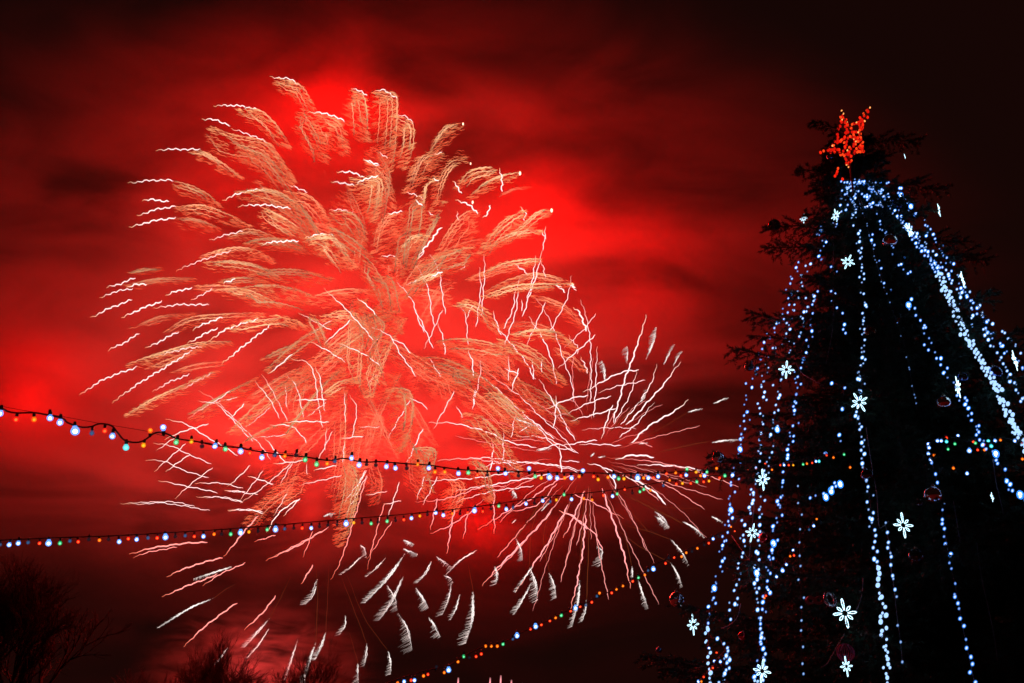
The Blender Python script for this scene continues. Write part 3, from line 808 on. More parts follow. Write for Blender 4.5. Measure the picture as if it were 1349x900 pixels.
strand([(1113, 240), (1124, 246), (1136, 242), (1150, 252), (1140, 262), (1128, 256), (1120, 268), (1133, 276), (1150, 268), (1164, 272), (1172, 262), (1160, 252), (1146, 246)],
       'bunched tangle of white lamps gathered right under the red star', gap=2.6, jit=4.5)
strand([(1124, 242), (1140, 290), (1160, 365), (1190, 450), (1208, 540)], 'thin unlit looking wire strand with few weak lamps, slanting through the dark middle', leds=LED_DIM, gap=11, jit=0.6, wire=WIRE)
strand([(1130, 250), (1147, 305), (1156, 340), (1164, 368), (1172, 385)], 'short strand of a few blue lamps close to the unlit looking wire', gap=13, jit=1.5, hide=((245, 300),))
strand([(1128, 243), (1150, 275), (1168, 305), (1180, 330), (1192, 358), (1197, 395), (1205, 405), (1213, 425), (1222, 447), (1232, 465), (1241, 485), (1252, 502), (1265, 522), (1273, 535), (1283, 555), (1292, 572), (1303, 592), (1316, 610), (1327, 632), (1340, 650), (1362, 668)],
       'blue white strand passing behind the snowflake seen edge-on and the red bulbs', gap=6, jit=2.8, hide=((362, 392),), spots=((1197, 402), (1312, 598), (1344, 652)))
strand([(1130, 240), (1150, 250), (1168, 265), (1182, 288), (1200, 312), (1215, 332), (1230, 352), (1244, 385), (1255, 410), (1266, 435), (1280, 460), (1295, 485), (1309, 510), (1319, 532), (1329, 555), (1339, 575), (1356, 602)],
       'thick tinsel-like white strand wound in close turns, sloping away from the star', leds=LED_BLUE, gap=5.6, jit=1.0, rows=3)
strand([(1128, 238), (1160, 240), (1176, 244), (1192, 260), (1206, 278), (1222, 300), (1236, 322), (1246, 342), (1257, 367), (1272, 390), (1290, 415), (1306, 436), (1322, 456), (1340, 475), (1358, 492)],
       'upper outer white strand on the dark side of the fir, meeting the crowded snowflake', gap=5, jit=3.2, leds=LED_BLUE, spots=((1200, 272), (1187, 257)))
strand([(1205, 300), (1230, 330), (1255, 375), (1268, 392), (1282, 420), (1300, 447), (1316, 470), (1330, 496), (1345, 520), (1360, 540)], 'white strand just inside the upper outer one, lamps set wide', gap=5.5, jit=3.0, leds=LED_WHITE)
strand([(1262, 362), (1280, 392), (1300, 420), (1326, 442), (1350, 470)], 'short thin dotted strand, highest on the dark side of the fir', gap=7, jit=1.2, leds=LED_WHITE)
strand([(1228, 610), (1236, 640), (1240, 660), (1243, 690), (1248, 720), (1253, 750), (1258, 768), (1263, 795), (1269, 830), (1276, 862), (1285, 905)], 'sparse blue strand dropping below the bauble with orange reflections', gap=12, jit=1.6, wire=WIRE)
strand([(1166, 690), (1172, 720), (1174, 750), (1178, 775), (1181, 805), (1185, 835), (1190, 880)], 'sparse white strand beside the long one in the middle of the fir', leds=LED_WHITE, gap=15, jit=1.2, wire=WIRE, hide=((800, 815),))
strand([(1053, 640), (1053, 680), (1054, 740), (1056, 800), (1056, 860), (1058, 890)], 'very sparse dotted strand near the red bow ornament', leds=[LED_WHITE[2]] * 3, gap=17, jit=1.5)
strand([(949, 842), (957, 860), (960, 872), (955, 885), (950, 902)], 'small knot of white lamps at the foot of the outermost strand', leds=LED_WHITE, gap=4, jit=3)
strand([(1099, 505), (1112, 512), (1106, 545), (1104, 578), (1090, 598)], 'scattered lone blue lamps in the dark centre, left of the tilted snowflake', gap=19, jit=5, hide=())
strand([(1075, 655), (1088, 648), (1096, 643), (1105, 637)], 'little cluster of glaring blue lamps in the dark below the coloured bulbs', gap=7, jit=4, spots=((1095, 647), (1107, 638), (1088, 655)))
strand([(1100, 352), (1104, 375), (1100, 392), (1112, 430), (1114, 445)], 'few faint white lamps below the uppermost front snowflake', gap=14, jit=3)
strand([(1076, 300), (1082, 318), (1078, 335), (1086, 345)], 'small bunch of blue lamps behind the smallest upper snowflake', gap=5, jit=4)

# ------------------------------------------------------------------ coloured bulb garlands
BC = dict(W=((0.10, 0.30, 1.0), 2.0, (0.9, 0.97, 1.0), 6), C=((0.05, 0.75, 0.85), 1.3, (0.25, 1.0, 0.8), 3), R=((1.0, 0.012, 0.006), 1.3, (1.0, 0.16, 0.03), 3),
          O=((1.0, 0.12, 0.004), 1.3, (1.0, 0.40, 0.03), 2.2), Y=((1.0, 0.30, 0.004), 1.1, (1.0, 0.62, 0.04), 2.0), G=((0.004, 0.45, 0.14), 1.2, (0.30, 1.0, 0.50), 2.4),
          B=((0.03, 0.12, 0.32), 0.55, (0.15, 0.35, 0.7), .5), D=((0.02, 0.025, 0.05), 0.3, (0.10, 0.08, 0.09), .2))
BR = 0.0225
def bulb_mesh(k, scale=1.0):
    c, s, cc, cs = BC[k]
    b = MB()
    pr = [(BR * 0.42, 0.0), (BR * 0.55, -0.006)] + [(BR * math.sin(a), -0.007 - BR * 1.02 + BR * 1.02 * math.cos(a)) for a in np.linspace(0.75, math.pi - 0.12, 9)]
    b.lathe([(r * scale, zz_ * scale) for r, zz_ in pr], 14)
    core = MB()
    core.lathe([(BR * 0.55 * scale * math.sin(a), (-0.009 - BR) * scale + BR * 0.55 * scale * math.cos(a)) for a in np.linspace(0.15, math.pi - 0.15, 8)], 10)
    return (b.mesh('bulb', lit_glass('bulb_glass_' + k.lower(), c, s, 0.45)), core.mesh('filament', glow('filament_' + k.lower(), cc, cs, lights=True)))
BULB = {k: bulb_mesh(k) for k in BC}
BULB['*'] = bulb_mesh('W', 1.55)
def socket_mesh():
    b = MB()
    b.lathe([(0.0115, -0.005), (0.0135, 0.003), (0.0135, 0.020), (0.011, 0.024), (0.010, 0.032)], 10)
    return b.mesh('socket', SOCKET)
SOCK = socket_mesh()

def inv_depth(x, x0, d0, x1, d1):
    return 1.0 / (1 / d0 + (x - x0) / (x1 - x0) * (1 / d1 - 1 / d0))

def garland(label, cable, bulbs, dep, messenger=None, size=1.0):
    cp = smooth_poly(cable, 3.0)
    w3 = np.array([P(x, y, dep(x, y)) for x, y in cp])
    root = empty('bulb_garland', w3[0], label, 'light garland', 'coloured bulb garlands')
    m = MB(); m.tube(w3, 0.0075 * size, 5); m.build('cable', CABLE, root)
    if messenger:
        mp = smooth_poly(messenger, 12.0)
        m = MB(); m.tube([P(x, y, dep(x, y) + 0.03) for x, y in mp], 0.0022, 4); m.build('messenger_wire', CABLE, root)
    for x, y, k in bulbs:
        d = dep(x, y)
        c = P(x, y, d)
        j = int(np.argmin(np.abs(cp[:, 0] - x) + 0.5 * np.abs(cp[:, 1] - y)))
        up = w3[j] - c
        nl = np.linalg.norm(up)
        up = up / nl if nl > 0.02 else np.array([0.05, 0, 1.0])
        if up[2] > 0: up = up + np.array([0, 0, 0.7])
        up = up + rng.normal(0, 0.10, 3); up /= np.linalg.norm(up)
        q = Vector((0, 0, 1)).rotation_difference(Vector(up))
        sc_ = size * {'*': 1.55, 'W': 1.12, 'C': 1.15, 'G': 1.05}.get(k, 0.92) * random.uniform(0.95, 1.05)
        org = c + up * 0.031 * sc_
        M = Matrix.Translation(Vector(org) - root.location) @ q.to_matrix().to_4x4() @ Matrix.Scale(size if k == '*' else sc_, 4)
        gm, fm = BULB[k]
        b = link('bulb', gm, root, M)
        link('filament', fm, b)
        link('socket', SOCK, b)
    return root

def jv(t): return [(x / 5.865, 520 + y / 5.865) for x, y in t]
g1_cable = [(-160, 512)] + jv([(-300, 40), (0, 105), (60, 130), (130, 142), (260, 140), (340, 152), (480, 182), (520, 215), (620, 250), (700, 248), (770, 225), (860, 240), (910, 295), (960, 350), (1040, 370), (1110, 355), (1190, 300), (1250, 292), (1310, 312)])
g1_cable += [(100 + a / 3, 380 + b / 3) for a, b in ((400, 594), (480, 606), (560, 622), (640, 630), (700, 641), (800, 656), (900, 666), (1000, 680), (1060, 672), (1130, 686), (1200, 685))]
g1_cable += [(510, 609), (535, 611), (565, 613), (600, 618), (640, 621), (680, 621), (720, 623), (770, 623), (820, 624), (870, 623), (905, 621), (945, 620), (968, 621)]
g1_bulbs = [(-40, 530, 'G'), (-18, 538, 'R'), (0, 545, 'W'), (21, 553, 'R'), (45, 553, 'O'), (66, 551, 'W'), (79, 557, 'W'), (99, 568, '*'), (121, 571, 'B'), (138, 568, 'R'), (148, 575, 'W'), (166, 590, 'C'), (189, 587, 'Y'), (198, 567, 'O'), (215, 563, 'W'),
 (232, 583, 'G'), (252, 582, 'Y'), (266, 588, 'D'), (283, 588, 'W'), (297, 592, 'G'), (317, 595, 'W'), (329, 597, 'R'), (345, 603, 'W'), (362, 600, 'B'), (375, 601, 'O'), (390, 600, 'D'), (402, 606, 'G'), (417, 612, 'G'), (431, 611, 'O'), (441, 608, 'B'),
 (463, 604, 'W'), (473, 613, 'W'), (483, 612, 'D'), (495, 613, 'D'), (509, 615, 'W'), (521, 617, 'W'), (536, 617, 'D'), (550, 612, 'O'), (565, 617, 'W'), (573, 622, 'O'), (586, 622, 'O'), (604, 624, 'W'), (617, 623, 'G'), (629, 626, 'R'), (642, 626, 'D'), (656, 617, 'W'), (666, 624, 'W'),
 (683, 627, 'D'), (697, 617, 'W'), (705, 628, 'G'), (713, 630, 'Y'), (724, 629, '*'), (734, 630, 'W'), (744, 630, 'O'), (753, 630, 'W'), (763, 628, 'O'), (768, 620, 'W'), (782, 628, 'R'), (788, 632, 'Y'), (801, 629, 'O'), (809, 628, 'W'), (815, 631, 'G'), (822, 631, 'Y'), (831, 629, 'D'),
 (840, 630, '*'), (848, 630, 'O'), (854, 630, 'W'), (861, 630, 'R'), (867, 628, 'W'), (878, 624, 'R'), (890, 623, 'O'), (897, 627, 'R'), (904, 626, 'W'), (905, 618, 'G'), (917, 622, 'Y'), (923, 627, 'O'), (928, 627, 'W'), (931, 622, 'G'), (944, 617, 'O'), (955, 627, 'G'), (965, 626, 'W')]
garland('upper garland of coloured bulbs with a loose loop, strung across the fireworks to the fir', g1_cable, g1_bulbs, lambda x, y: inv_depth(x, 0, 7.0, 965, 12.0),
        messenger=[(-160, 500)] + jv([(0, 88), (500, 172), (770, 222), (1130, 282)]) + [(235, 578), (400, 600)])

g2_bulbs = [(-30, 719, 'R'), (0, 718, 'B'), (12, 718, 'W'), (24, 716, 'W'), (37, 715, 'B'), (52, 716, 'R'), (64, 716, '*'), (79, 716, 'G'), (92, 713, 'B'), (103, 714, 'R'), (117, 711, 'D'), (131, 712, 'O'), (143, 711, 'D'), (157, 714, 'W'), (169, 710, 'R'), (180, 711, 'W'), (195, 709, 'B'),
 (207, 709, 'R'), (218, 708, '*'), (231, 707, 'D'), (244, 706, 'B'), (256, 707, 'R'), (268, 707, 'W'), (282, 704, 'O'), (292, 704, 'D'), (304, 704, 'G'), (317, 702, '*'), (328, 701, 'Y'), (340, 700, 'D'), (352, 698, 'G'), (363, 698, '*'), (375, 697, 'B'), (387, 696, 'D'), (398, 696, 'R'),
 (410, 696, 'W'), (421, 694, 'D'), (432, 692, 'D'), (444, 691, 'D'), (456, 690, '*'), (466, 689, 'Y'), (477, 689, 'D'), (489, 690, 'G'), (498, 688, 'D'), (510, 687, 'G'), (521, 686, 'D'), (532, 685, 'R'), (542, 683, 'W'), (553, 680, 'Y'), (563, 678, 'D'), (574, 676, 'W'), (584, 679, 'W'),
 (596, 677, 'O'), (606, 677, 'D'), (616, 676, 'R'), (625, 673, '*'), (636, 674, 'R'), (647, 670, 'D'), (657, 667, 'G'), (667, 671, 'W'), (676, 669, 'B'), (693, 664, 'W'), (704, 663, 'D'), (715, 660, 'W'), (725, 661, 'B'), (733, 659, 'Y'), (743, 652, 'G'), (753, 658, 'W'), (769, 657, 'O'), (780, 659, 'O'),
 (795, 653, 'R'), (807, 654, 'W'), (813, 651, 'G'), (823, 645, 'R'), (833, 650, 'D'), (843, 648, 'G'), (848, 645, 'G'), (857, 646, 'O'), (874, 640, 'B'), (882, 633, 'O'), (891, 638, 'R'), (899, 637, 'Y'), (910, 637, 'R'), (918, 635, 'G'), (927, 635, 'R'), (934, 634, 'Y'), (948, 630, 'R')]
garland('lower garland of coloured bulbs, evenly spaced on a straight cable above the bare trees', [(-160, 718), (0, 712), (64, 709), (150, 706), (220, 702), (300, 697), (363, 692), (456, 684), (540, 677), (625, 668), (715, 655), (770, 650), (820, 644), (880, 634), (930, 628), (965, 624)],
        g2_bulbs, lambda x, y: inv_depth(x, 0, 9.6, 965, 12.0), size=0.92)
h3 = '''70,645,O 95,640,W 122,635,R 135,635,W 170,618,O 187,612,R 220,582,D 250,605,O 267,595,* 303,563,O 325,543,G 347,547,D 373,543,R 393,533,R 410,503,O 432,503,O 455,503,O 477,495,G 515,475,B 531,462,* 583,437,R 603,427,* 625,420,R 658,405,R 680,393,O 702,384,G 738,367,R 757,355,* 775,350,R 797,345,B
820,333,R 840,310,B 850,297,O 897,297,R 915,283,O 940,270,O 978,252,R 1000,238,G 1025,228,O 1037,210,B 1058,205,* 1105,183,R 1117,162,D 1138,160,R 1167,157,O 1185,142,O 1207,137,D 1228,125,O 1255,112,D 1272,105,R 1289,88,W 1310,80,D'''
g3_bulbs = [(500 + float(a.split(',')[0]) / 2.9326, 680 + float(a.split(',')[1]) / 2.9326, a.split(',')[2]) for a in h3.split()]
garland('short steep garland of mostly orange bulbs, climbing from the lower edge to the fir', [(440, 925), (524, 895), (560, 884), (590, 877), (612, 864), (635, 853), (663, 846), (690, 832), (716, 820), (745, 806), (770, 795), (800, 781), (840, 760), (862, 744), (890, 732), (915, 720), (945, 704), (962, 698)],
        g3_bulbs, lambda x, y: inv_depth(x, 520, 10.2, 960, 12.2), size=0.86)
cone_dep = lambda x, y: float((on_cone(x, y, 0.10) - EYE) @ FWD)
garland('rising row of red, green and white bulbs across the front of the fir', [(960, 626), (990, 622), (1025, 612), (1050, 607), (1080, 602), (1112, 594), (1135, 590)],
        [(971, 616, 'R'), (985, 619, 'R'), (996, 617, 'O'), (1008, 611, 'R'), (1017, 619, 'O'), (1028, 613, 'R'), (1033, 613, 'W'), (1039, 613, 'R'), (1045, 613, 'Y'), (1058, 612, 'G'), (1063, 611, 'O'), (1070, 610, 'R'), (1075, 608, 'W'), (1079, 608, 'C'), (1088, 597, 'W'), (1089, 600, 'R'), (1098, 603, 'O'), (1112, 599, 'G'), (1120, 616, 'O')], cone_dep, size=0.72)
garland('hooked bulb garland on the fir above the bauble with orange reflections', [(1226, 606), (1222, 595), (1224, 585), (1236, 578), (1255, 577), (1275, 582), (1290, 578), (1305, 584), (1320, 578), (1335, 580), (1356, 588)],
        [(1226, 606, 'W'), (1223, 598, 'W'), (1224, 590, 'W'), (1223, 585, 'W'), (1235, 581, 'W'), (1240, 581, 'W'), (1247, 577, 'R'), (1247, 582, 'C'), (1258, 585, 'G'), (1249, 592, 'G'), (1262, 574, 'W'), (1231, 600, 'O'), (1277, 594, '*'), (1282, 582, 'R'), (1285, 584, 'G'), (1288, 593, 'R'), (1296, 586, 'R'), (1302, 581, 'C'), (1311, 581, 'W'), (1306, 588, 'C'), (1297, 593, 'O'), (1318, 580, 'O'), (1337, 581, 'W'), (1345, 584, 'R'), (1347, 605, 'O'), (1256, 617, 'O'), (1274, 624, 'W')], cone_dep, size=0.80)
garland('end of the steep orange garland bent round the fir below the twin snowflakes', [(960, 700), (985, 735), (1012, 763), (1028, 748), (1040, 735), (1048, 722), (1060, 700), (1075, 688), (1080, 680)],
        [(963, 694, 'O'), (968, 700, 'R'), (1009, 785, 'R'), (1007, 788, 'O'), (1012, 777, 'W'), (1023, 760, 'W'), (1031, 752, '*'), (1036, 744, 'W'), (1041, 733, 'O'), (1045, 725, 'W'), (1046, 732, 'R'), (1072, 693, 'W'), (1076, 684, 'O'), (1066, 698, 'B')], cone_dep, size=0.72)
garland('tail of coloured bulbs hanging low beside the outermost strand of the fir', [(962, 850), (953, 860), (945, 868), (938, 880), (925, 892), (915, 905)],
        [(944, 860, 'R'), (941, 871, 'W'), (949, 872, 'W'), (958, 873, 'W'), (939, 880, 'R'), (936, 884, 'O'), (927, 892, 'R'), (920, 898, 'W'), (924, 898, 'O'), (934, 854, 'W')], cone_dep, size=0.75)

# ------------------------------------------------------------------ snowflake lamps
ROPE = glow('white_rope_light', (0.50, 0.82, 1.0), 3.2, lights=True)
def arm_mesh(long_, width):
    m = MB()
    pts = [(-0.003, 0, 0.04), (-width, 0, 0.04 + (long_ - 0.04) * .5), (-width * .75, 0, long_ - width * 1.2), (0, 0, long_), (width * .75, 0, long_ - width * 1.2), (width, 0, 0.04 + (long_ - 0.04) * .5), (0.003, 0, 0.04)]
    p = smooth_poly(np.array(pts), 0.012)
    rr = 0.0046 * (1 + 0.45 * np.sin(np.arange(len(p)) * 2.1))
    m.tube(p, rr, 6)
    return m.mesh('arm', ROPE)
ARM_L, ARM_S, ARM_M = arm_mesh(0.20, 0.0135), arm_mesh(0.125, 0.0155), arm_mesh(0.158, 0.014)
def hub_mesh():
    m = MB()
    a = np.linspace(0, 2 * math.pi, 17)
    m.tube(np.stack([0.042 * np.cos(a), np.full(17, 0.012), 0.042 * np.sin(a)], 1), 0.004, 5)
    return m.mesh('ring', METAL)
HUB = hub_mesh()
def snowflake(x, y, size, label, yaw=None, roll=0.0, out=0.27):
    size *= 0.74
    c = on_cone(x, y, out)
    d = c[:2] - AX
    az = math.atan2(d[1], d[0]) if yaw is None else math.radians(yaw)
    root = empty('snowflake_lamp', c, label, 'snowflake lamp', 'snowflake lamps on the fir tree')
    R = Matrix.Rotation(az + math.pi / 2, 4, 'Z') @ Matrix.Rotation(math.radians(roll), 4, 'Y')
    for k in range(8):
        me_ = (ARM_L if k % 4 == 0 else ARM_M) if k % 2 == 0 else ARM_S
        link('arm', me_, root, Matrix.Scale(size, 4) @ R @ Matrix.Rotation(k * math.pi / 4, 4, 'Y'))
    link('ring', HUB, root, Matrix.Scale(size, 4) @ R)
FRONT = -90
snowflake(1190, 692, 1.0, 'snowflake lamp of eight white loops alone on the dark middle of the fir', yaw=FRONT + 5, roll=2)
snowflake(1113, 808, 1.08, 'snowflake lamp hanging right of the red bow ornament', yaw=FRONT - 12, roll=-4)
snowflake(913, 823, 1.0, 'narrow snowflake lamp under the glass bauble that hangs clear of the fir', yaw=FRONT - 55)
snowflake(1036, 487, 0.98, 'snowflake lamp among the strands nearest the smoke, halfway up the fir', yaw=FRONT - 15, roll=10)
snowflake(1132, 530, 1.0, 'tilted snowflake lamp sitting on the long middle strand', yaw=FRONT - 40, roll=-20)
snowflake(1117, 345, 0.90, 'upper front snowflake lamp, tilted, next to the long middle strand', yaw=FRONT - 10, roll=28)
snowflake(1059, 288, 0.62, 'smallest snowflake lamp, at the smoke side high on the fir', yaw=FRONT - 35, roll=10)
snowflake(1101, 284, 0.85, 'thin snowflake lamp seen almost edge-on below the star', yaw=FRONT - 65)
snowflake(1198, 303, 0.95, 'snowflake lamp half lost in the thick wound strand', yaw=FRONT + 35, roll=15)
snowflake(1237, 277, 0.82, 'snowflake lamp seen edge-on on a green branch tip, clear of the fir', yaw=FRONT + 70, out=0.3)
snowflake(1268, 368, 1.0, 'bright snowflake lamp where two white strands meet on the dark side', yaw=FRONT + 50, roll=12)
snowflake(1262, 510, 1.0, 'snowflake lamp seen fully edge-on as a white bar', yaw=FRONT + 79)
snowflake(1337, 475, 1.0, 'snowflake lamp at the frame edge among crowded white strands', yaw=FRONT + 45)
snowflake(1005, 632, 1.02, 'upper of the twin narrow snowflake lamps beneath the coloured bulbs', yaw=FRONT - 55, roll=4)
snowflake(991, 702, 0.85, 'lower of the twin narrow snowflake lamps, beside a red bauble', yaw=FRONT - 42, roll=20)
snowflake(1115, 878, 0.7, 'low snowflake lamp directly under the pinkish wire ball', yaw=FRONT - 60)
snowflake(1004, 884, 0.9, 'snowflake lamp at the bottom of the bluish strands', yaw=FRONT - 35, roll=14)
snowflake(1307, 655, 0.40, 'tiny snowflake lamp near the hanging blue wire', yaw=FRONT + 40, roll=10)
snowflake(1192, 206, 0.34, 'tiny dim snowflake lamp on a branch beside the red star', yaw=FRONT + 50, out=0.5)

# ------------------------------------------------------------------ baubles
def bauble_mat(name, c, rough, metal=1.0): return pbr(name, c, rough, metal)
BM = dict(clear=bauble_mat('mirror_bauble', (0.75, 0.74, 0.78), 0.03), dark=bauble_mat('smoked_bauble', (0.12, 0.13, 0.17), 0.12), red=bauble_mat('red_foil_bauble', (0.65, 0.03, 0.03), 0.1),
          blue=bauble_mat('blue_foil_bauble', (0.12, 0.2, 0.5), 0.12), brown=bauble_mat('bronze_bauble', (0.3, 0.17, 0.08), 0.2))
BALL = {}
for k, m_ in BM.items():
    b = MB(); b.lathe([(math.sin(a), -math.cos(a)) for a in np.linspace(0.02, math.pi - 0.02, 20)], 28)
    BALL[k] = b.mesh('ball', m_)
b = MB(); b.lathe([(0.22, 0.97), (0.24, 1.0), (0.22, 1.16), (0.08, 1.18)], 12); CAP = b.mesh('cap', METAL)
b = MB(); a_ = np.linspace(-.3, math.pi + .3, 11); b.tube(np.stack([0.12 * np.cos(a_), 0 * a_, 1.22 + 0.14 * np.sin(a_)], 1), 0.025, 5); LOOP = b.mesh('loop', METAL)
def bauble(x, y, rpx, kind, label, out=0.12):
    c = on_cone(x, y, out)
    dd = (c - EYE) @ FWD
    r = rpx * dd / F
    root = empty('bauble', c, label, 'bauble', 'baubles on the fir tree')
    S = Matrix.Scale(r, 4) @ Matrix.Rotation(random.uniform(-.25, .25), 4, 'Y')
    for n_, me_ in (('ball', BALL[kind]), ('cap', CAP), ('loop', LOOP)): link(n_, me_, root, S)
bauble(892, 790, 10, 'clear', 'mirror bauble hanging clear of the fir above a narrow snowflake', 0.05)
bauble(1229, 653, 12, 'clear', 'mirror bauble with orange reflections above the sparse blue strand')
bauble(1207, 733, 10, 'dark', 'dark smoky bauble below the snowflake alone on the dark middle')
bauble(978, 838, 5.5, 'red', 'small red bauble under the green branch low on the fir')
bauble(1020, 297, 8, 'dark', 'dark bauble on a branch tip at the smoke side, high up')
bauble(1172, 318, 9.5, 'clear', 'mirror bauble with gold glints under the bunched upper strands')
bauble(1181, 270, 8, 'blue', 'blue bauble between the bunched strands close to the top')
bauble(1147, 437, 7.5, 'brown', 'bronze bauble touching the long middle strand')
bauble(1268, 498, 7, 'blue', 'blue bauble beside the edge-on snowflake bar')
bauble(1311, 491, 8.5, 'blue', 'blue bauble below the thick wound strand')
bauble(1243, 531, 9.5, 'clear', 'mirror bauble left below the edge-on snowflake bar')
bauble(1007, 709, 7, 'red', 'red bauble at the lower twin snowflake')
bauble(1143, 626, 8.5, 'dark', 'dark bauble on the long middle strand at the height of the coloured bulbs')
bauble(987, 483, 6, 'dark', 'dark bauble on the branch tip nearest the smoke, halfway up')
bauble(946, 603, 8, 'clear', 'mirror bauble on the branch end where the upper garlands reach the fir')
bauble(868, 857, 4, 'blue', 'tiny blue bauble on the lowest branch reaching out')
bauble(1094, 206, 5, 'blue', 'blue bauble half hidden under the red star')
bauble(1211, 663, 5, 'dark', 'small dark bauble close to the mirror one with orange reflections')

# wire ball, bow, ring
wb_ = on_cone(1114, 860, 0.1)
ro = empty('wire_ball', wb_, 'pinkish wire ball ornament over the low snowflake', 'ornament')
for k in range(7):
    m = MB(); a = np.linspace(0, 2 * math.pi, 22); R = Matrix.Rotation(k * math.pi / 7, 3, 'Z')
    m.tube([Vector(wb_) + R @ Vector((0.095 * math.cos(t), 0, 0.095 * math.sin(t))) for t in a], 0.004, 4)
    m.build('hoop', pbr('pink_wire', (0.55, 0.12, 0.28), 0.3, 0.8) if k == 0 else bpy.data.materials['pink_wire'], ro)
bw = on_cone(1073, 791, 0.14)
ro = empty('bow_ornament', bw, 'red bow ornament beside a pale ring ornament, low on the fir', 'ornament')
redm = pbr('red_satin', (0.55, 0.015, 0.02), 0.35)
for sx in (-1, 1):
    m = MB()
    a = np.linspace(0, 2 * math.pi, 15)
    for dy in np.linspace(-0.03, 0.03, 4):
        m.tube([Vector(bw) + Vector((sx * (0.045 + 0.045 * -math.cos(t)), dy, 0.035 * math.sin(t) * (1 - .3 * math.cos(t)))) for t in a], 0.013, 5)
    m.build('loop', redm, ro)
m = MB(); m.lathe([(0.012, -0.022), (0.022, -0.012), (0.022, 0.012), (0.012, 0.022)], 10); m.v[0] = m.v[0] + bw + np.array([0, -0.02, 0]); m.build('knot', redm, ro)
rg = on_cone(1094, 790, 0.14)
m = MB(); a = np.linspace(0, 2 * math.pi, 25)
m.tube([(rg[0] + 0.065 * math.cos(t) * .95, rg[1] + 0.03 * math.sin(t + .6), rg[2] + 0.075 * math.sin(t)) for t in a], 0.024, 10)
o = m.build('ring_ornament', pbr('pale_foil', (0.6, 0.6, 0.68), 0.25, 0.9), None, base=tuple(rg)); o.location = rg
tag(o, 'pale foil ring ornament right of the red bow ornament', 'ornament')

# ------------------------------------------------------------------ loose wires on the fir
for pts, lb in (([(1098, 300), (1098, 360), (1097, 430), (1088, 480)], 'thin grey wire hanging in the upper dark middle of the fir'),
                ([(1141, 563), (1148, 610), (1155, 650), (1158, 693), (1163, 694), (1171, 686)], 'grey wire hooked at its end, leading to the lone snowflake'),
                ([(1137, 762), (1135, 785), (1128, 805), (1122, 812)], 'short curved wire running into the snowflake by the red bow'),
                ([(1113, 835), (1102, 853), (1090, 874), (1082, 879)], 'faint wire trailing down from the snowflake by the red bow'),
                ([(1287, 715), (1293, 760), (1303, 805), (1310, 840), (1314, 870)], 'long pale wire in the empty dark corner of the fir'),
                ([(1308, 605), (1312, 635), (1318, 660), (1322, 678)], 'bluish wire below the hooked bulb garland'),
                ([(1256, 660), (1261, 690), (1265, 715)], 'short grey wire beside the sparse blue strand'),
                ([(995, 612), (994, 660), (990, 700), (985, 760)], 'grey wire between the strands nearest the smoke'),
                ([(976, 795), (972, 812), (962, 823), (950, 828)], 'curved wire at the end of the second strand'),
                ([(1046, 470), (1055, 490), (1070, 500), (1085, 508)], 'grey wire curving off the snowflake halfway up')):
    w3 = [on_cone(x, y, 0.06) for x, y in smooth_poly(pts, 6)]
    m = MB(); m.tube(w3, 0.005, 5)
    o = m.build('loose_wire', WIRE, None, base=tuple(w3[0])); o.location = w3[0]
    tag(o, lb, 'wire', 'loose wires on the fir tree')

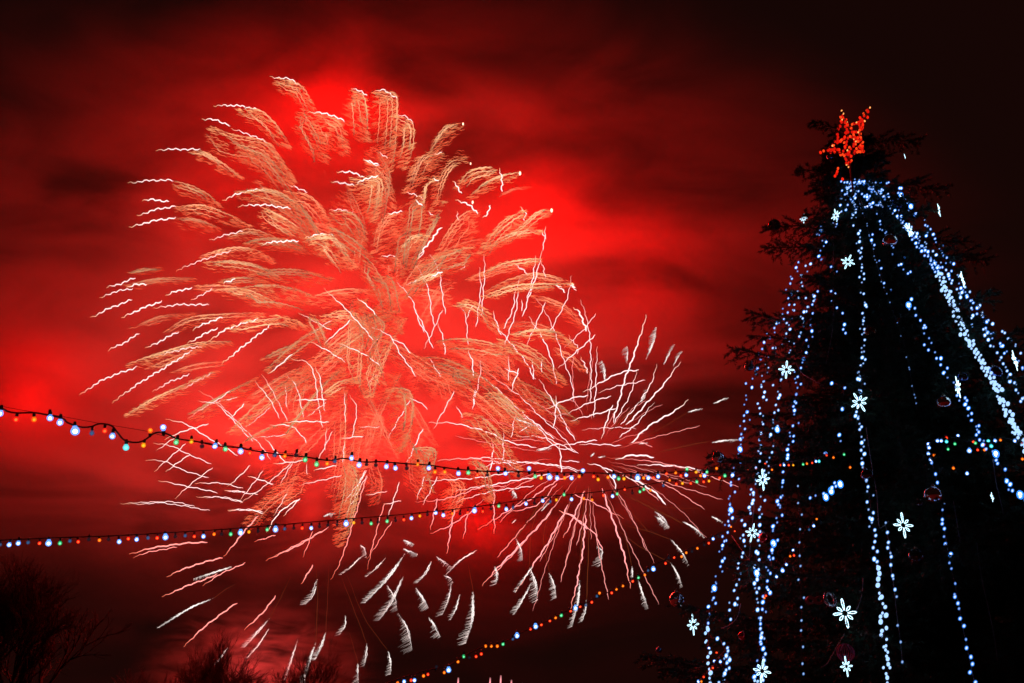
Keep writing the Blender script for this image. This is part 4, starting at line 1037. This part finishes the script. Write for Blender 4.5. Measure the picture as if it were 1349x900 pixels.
# ------------------------------------------------------------------ red star on the fir top
sx_, sy_ = 1118, 182
D0 = 12.45
def sp3(x, y, dz=0.0): return P(x, y, D0 + 0.35 * (y - sy_) / 80 + 0.25 * (x - sx_) / 60 + dz)
star_px = [(1109, 147), (1119, 169), (1146, 142), (1133, 176), (1138, 200), (1126, 200), (1117, 219), (1111, 203), (1087, 200), (1101, 184)]
tip = P(1120, 232, D0 + .1)
star = empty('star_topper', tip, 'red star of glowing lamps on the very top of the fir', 'star')
fm_ = pbr('star_frame_metal', (0.25, 0.05, 0.04), 0.4, 0.6)
for dz in (-0.05, 0.05):
    m = MB()
    m.tube([sp3(x, y, dz) for x, y in star_px + star_px[:1]], 0.007, 5)
    m.build('frame', fm_, star)
m = MB()
for x, y in star_px: m.tube([sp3(x, y, -0.05), sp3(x, y, 0.05)], 0.006, 4)
m.build('struts', fm_, star)
m = MB(); m.tube([sp3(1118, 205), tip + np.array([0, 0, -0.25])], 0.014, 6); m.build('pole', fm_, star)
RED_L = [ellipsoid('lamp', r, 1.4, glow('red_star_lamp', c, s)) for r, c, s in ((0.018, (1.0, 0.018, 0.004), 1.1), (0.016, (1.0, 0.06, 0.01), 1.2), (0.011, (1.0, 0.34, 0.09), 1.6), (0.017, (0.9, 0.010, 0.004), .8))]
poly = np.array(star_px, float)
def inside(x, y):
    c = False
    for i in range(10):
        (x1, y1), (x2, y2) = poly[i], poly[(i + 1) % 10]
        if (y1 > y) != (y2 > y) and x < (x2 - x1) * (y - y1) / (y2 - y1) + x1: c = not c
    return c
spots = []
out_ = smooth_poly(np.vstack([poly, poly[:1]])[::1], 200) if False else np.vstack([np.linspace(poly[i], poly[(i + 1) % 10], 6, endpoint=False) for i in range(10)])
spots += [tuple(q + rng.normal(0, .8, 2)) for q in out_[:44]]
while len(spots) < 92:
    x, y = random.uniform(1086, 1147), random.uniform(141, 220)
    if inside(x, y): spots.append((x, y))
spots += [(1104, 222), (1102, 229), (1100, 232), (1103, 226), (1081, 201), (1085, 199), (1110, 236), (1119, 214)]
b = MB()
for i in range(70):
    while True:
        x, y = random.uniform(1086, 1147), random.uniform(141, 220)
        if inside(x, y): break
    q = np.array([tuple(v.co) for v in RED_L[3].vertices]) + sp3(x, y, random.choice((-0.03, 0.0, 0.04)))
    b.add(q, [tuple(p.vertices) for p in RED_L[3].polygons])
b.build('lamps', RED_L[3].materials[0], star)['kind'] = 'stuff'
for x, y in spots[:100]:
    link('lamp', random.choices(RED_L, (4, 4, 1.6, 3))[0], star, Matrix.Translation(Vector(sp3(x, y, random.choice((-0.06, -0.05, 0.05)))) - star.location) @ Matrix.Rotation(random.uniform(-.3, .6), 4, 'Y'))
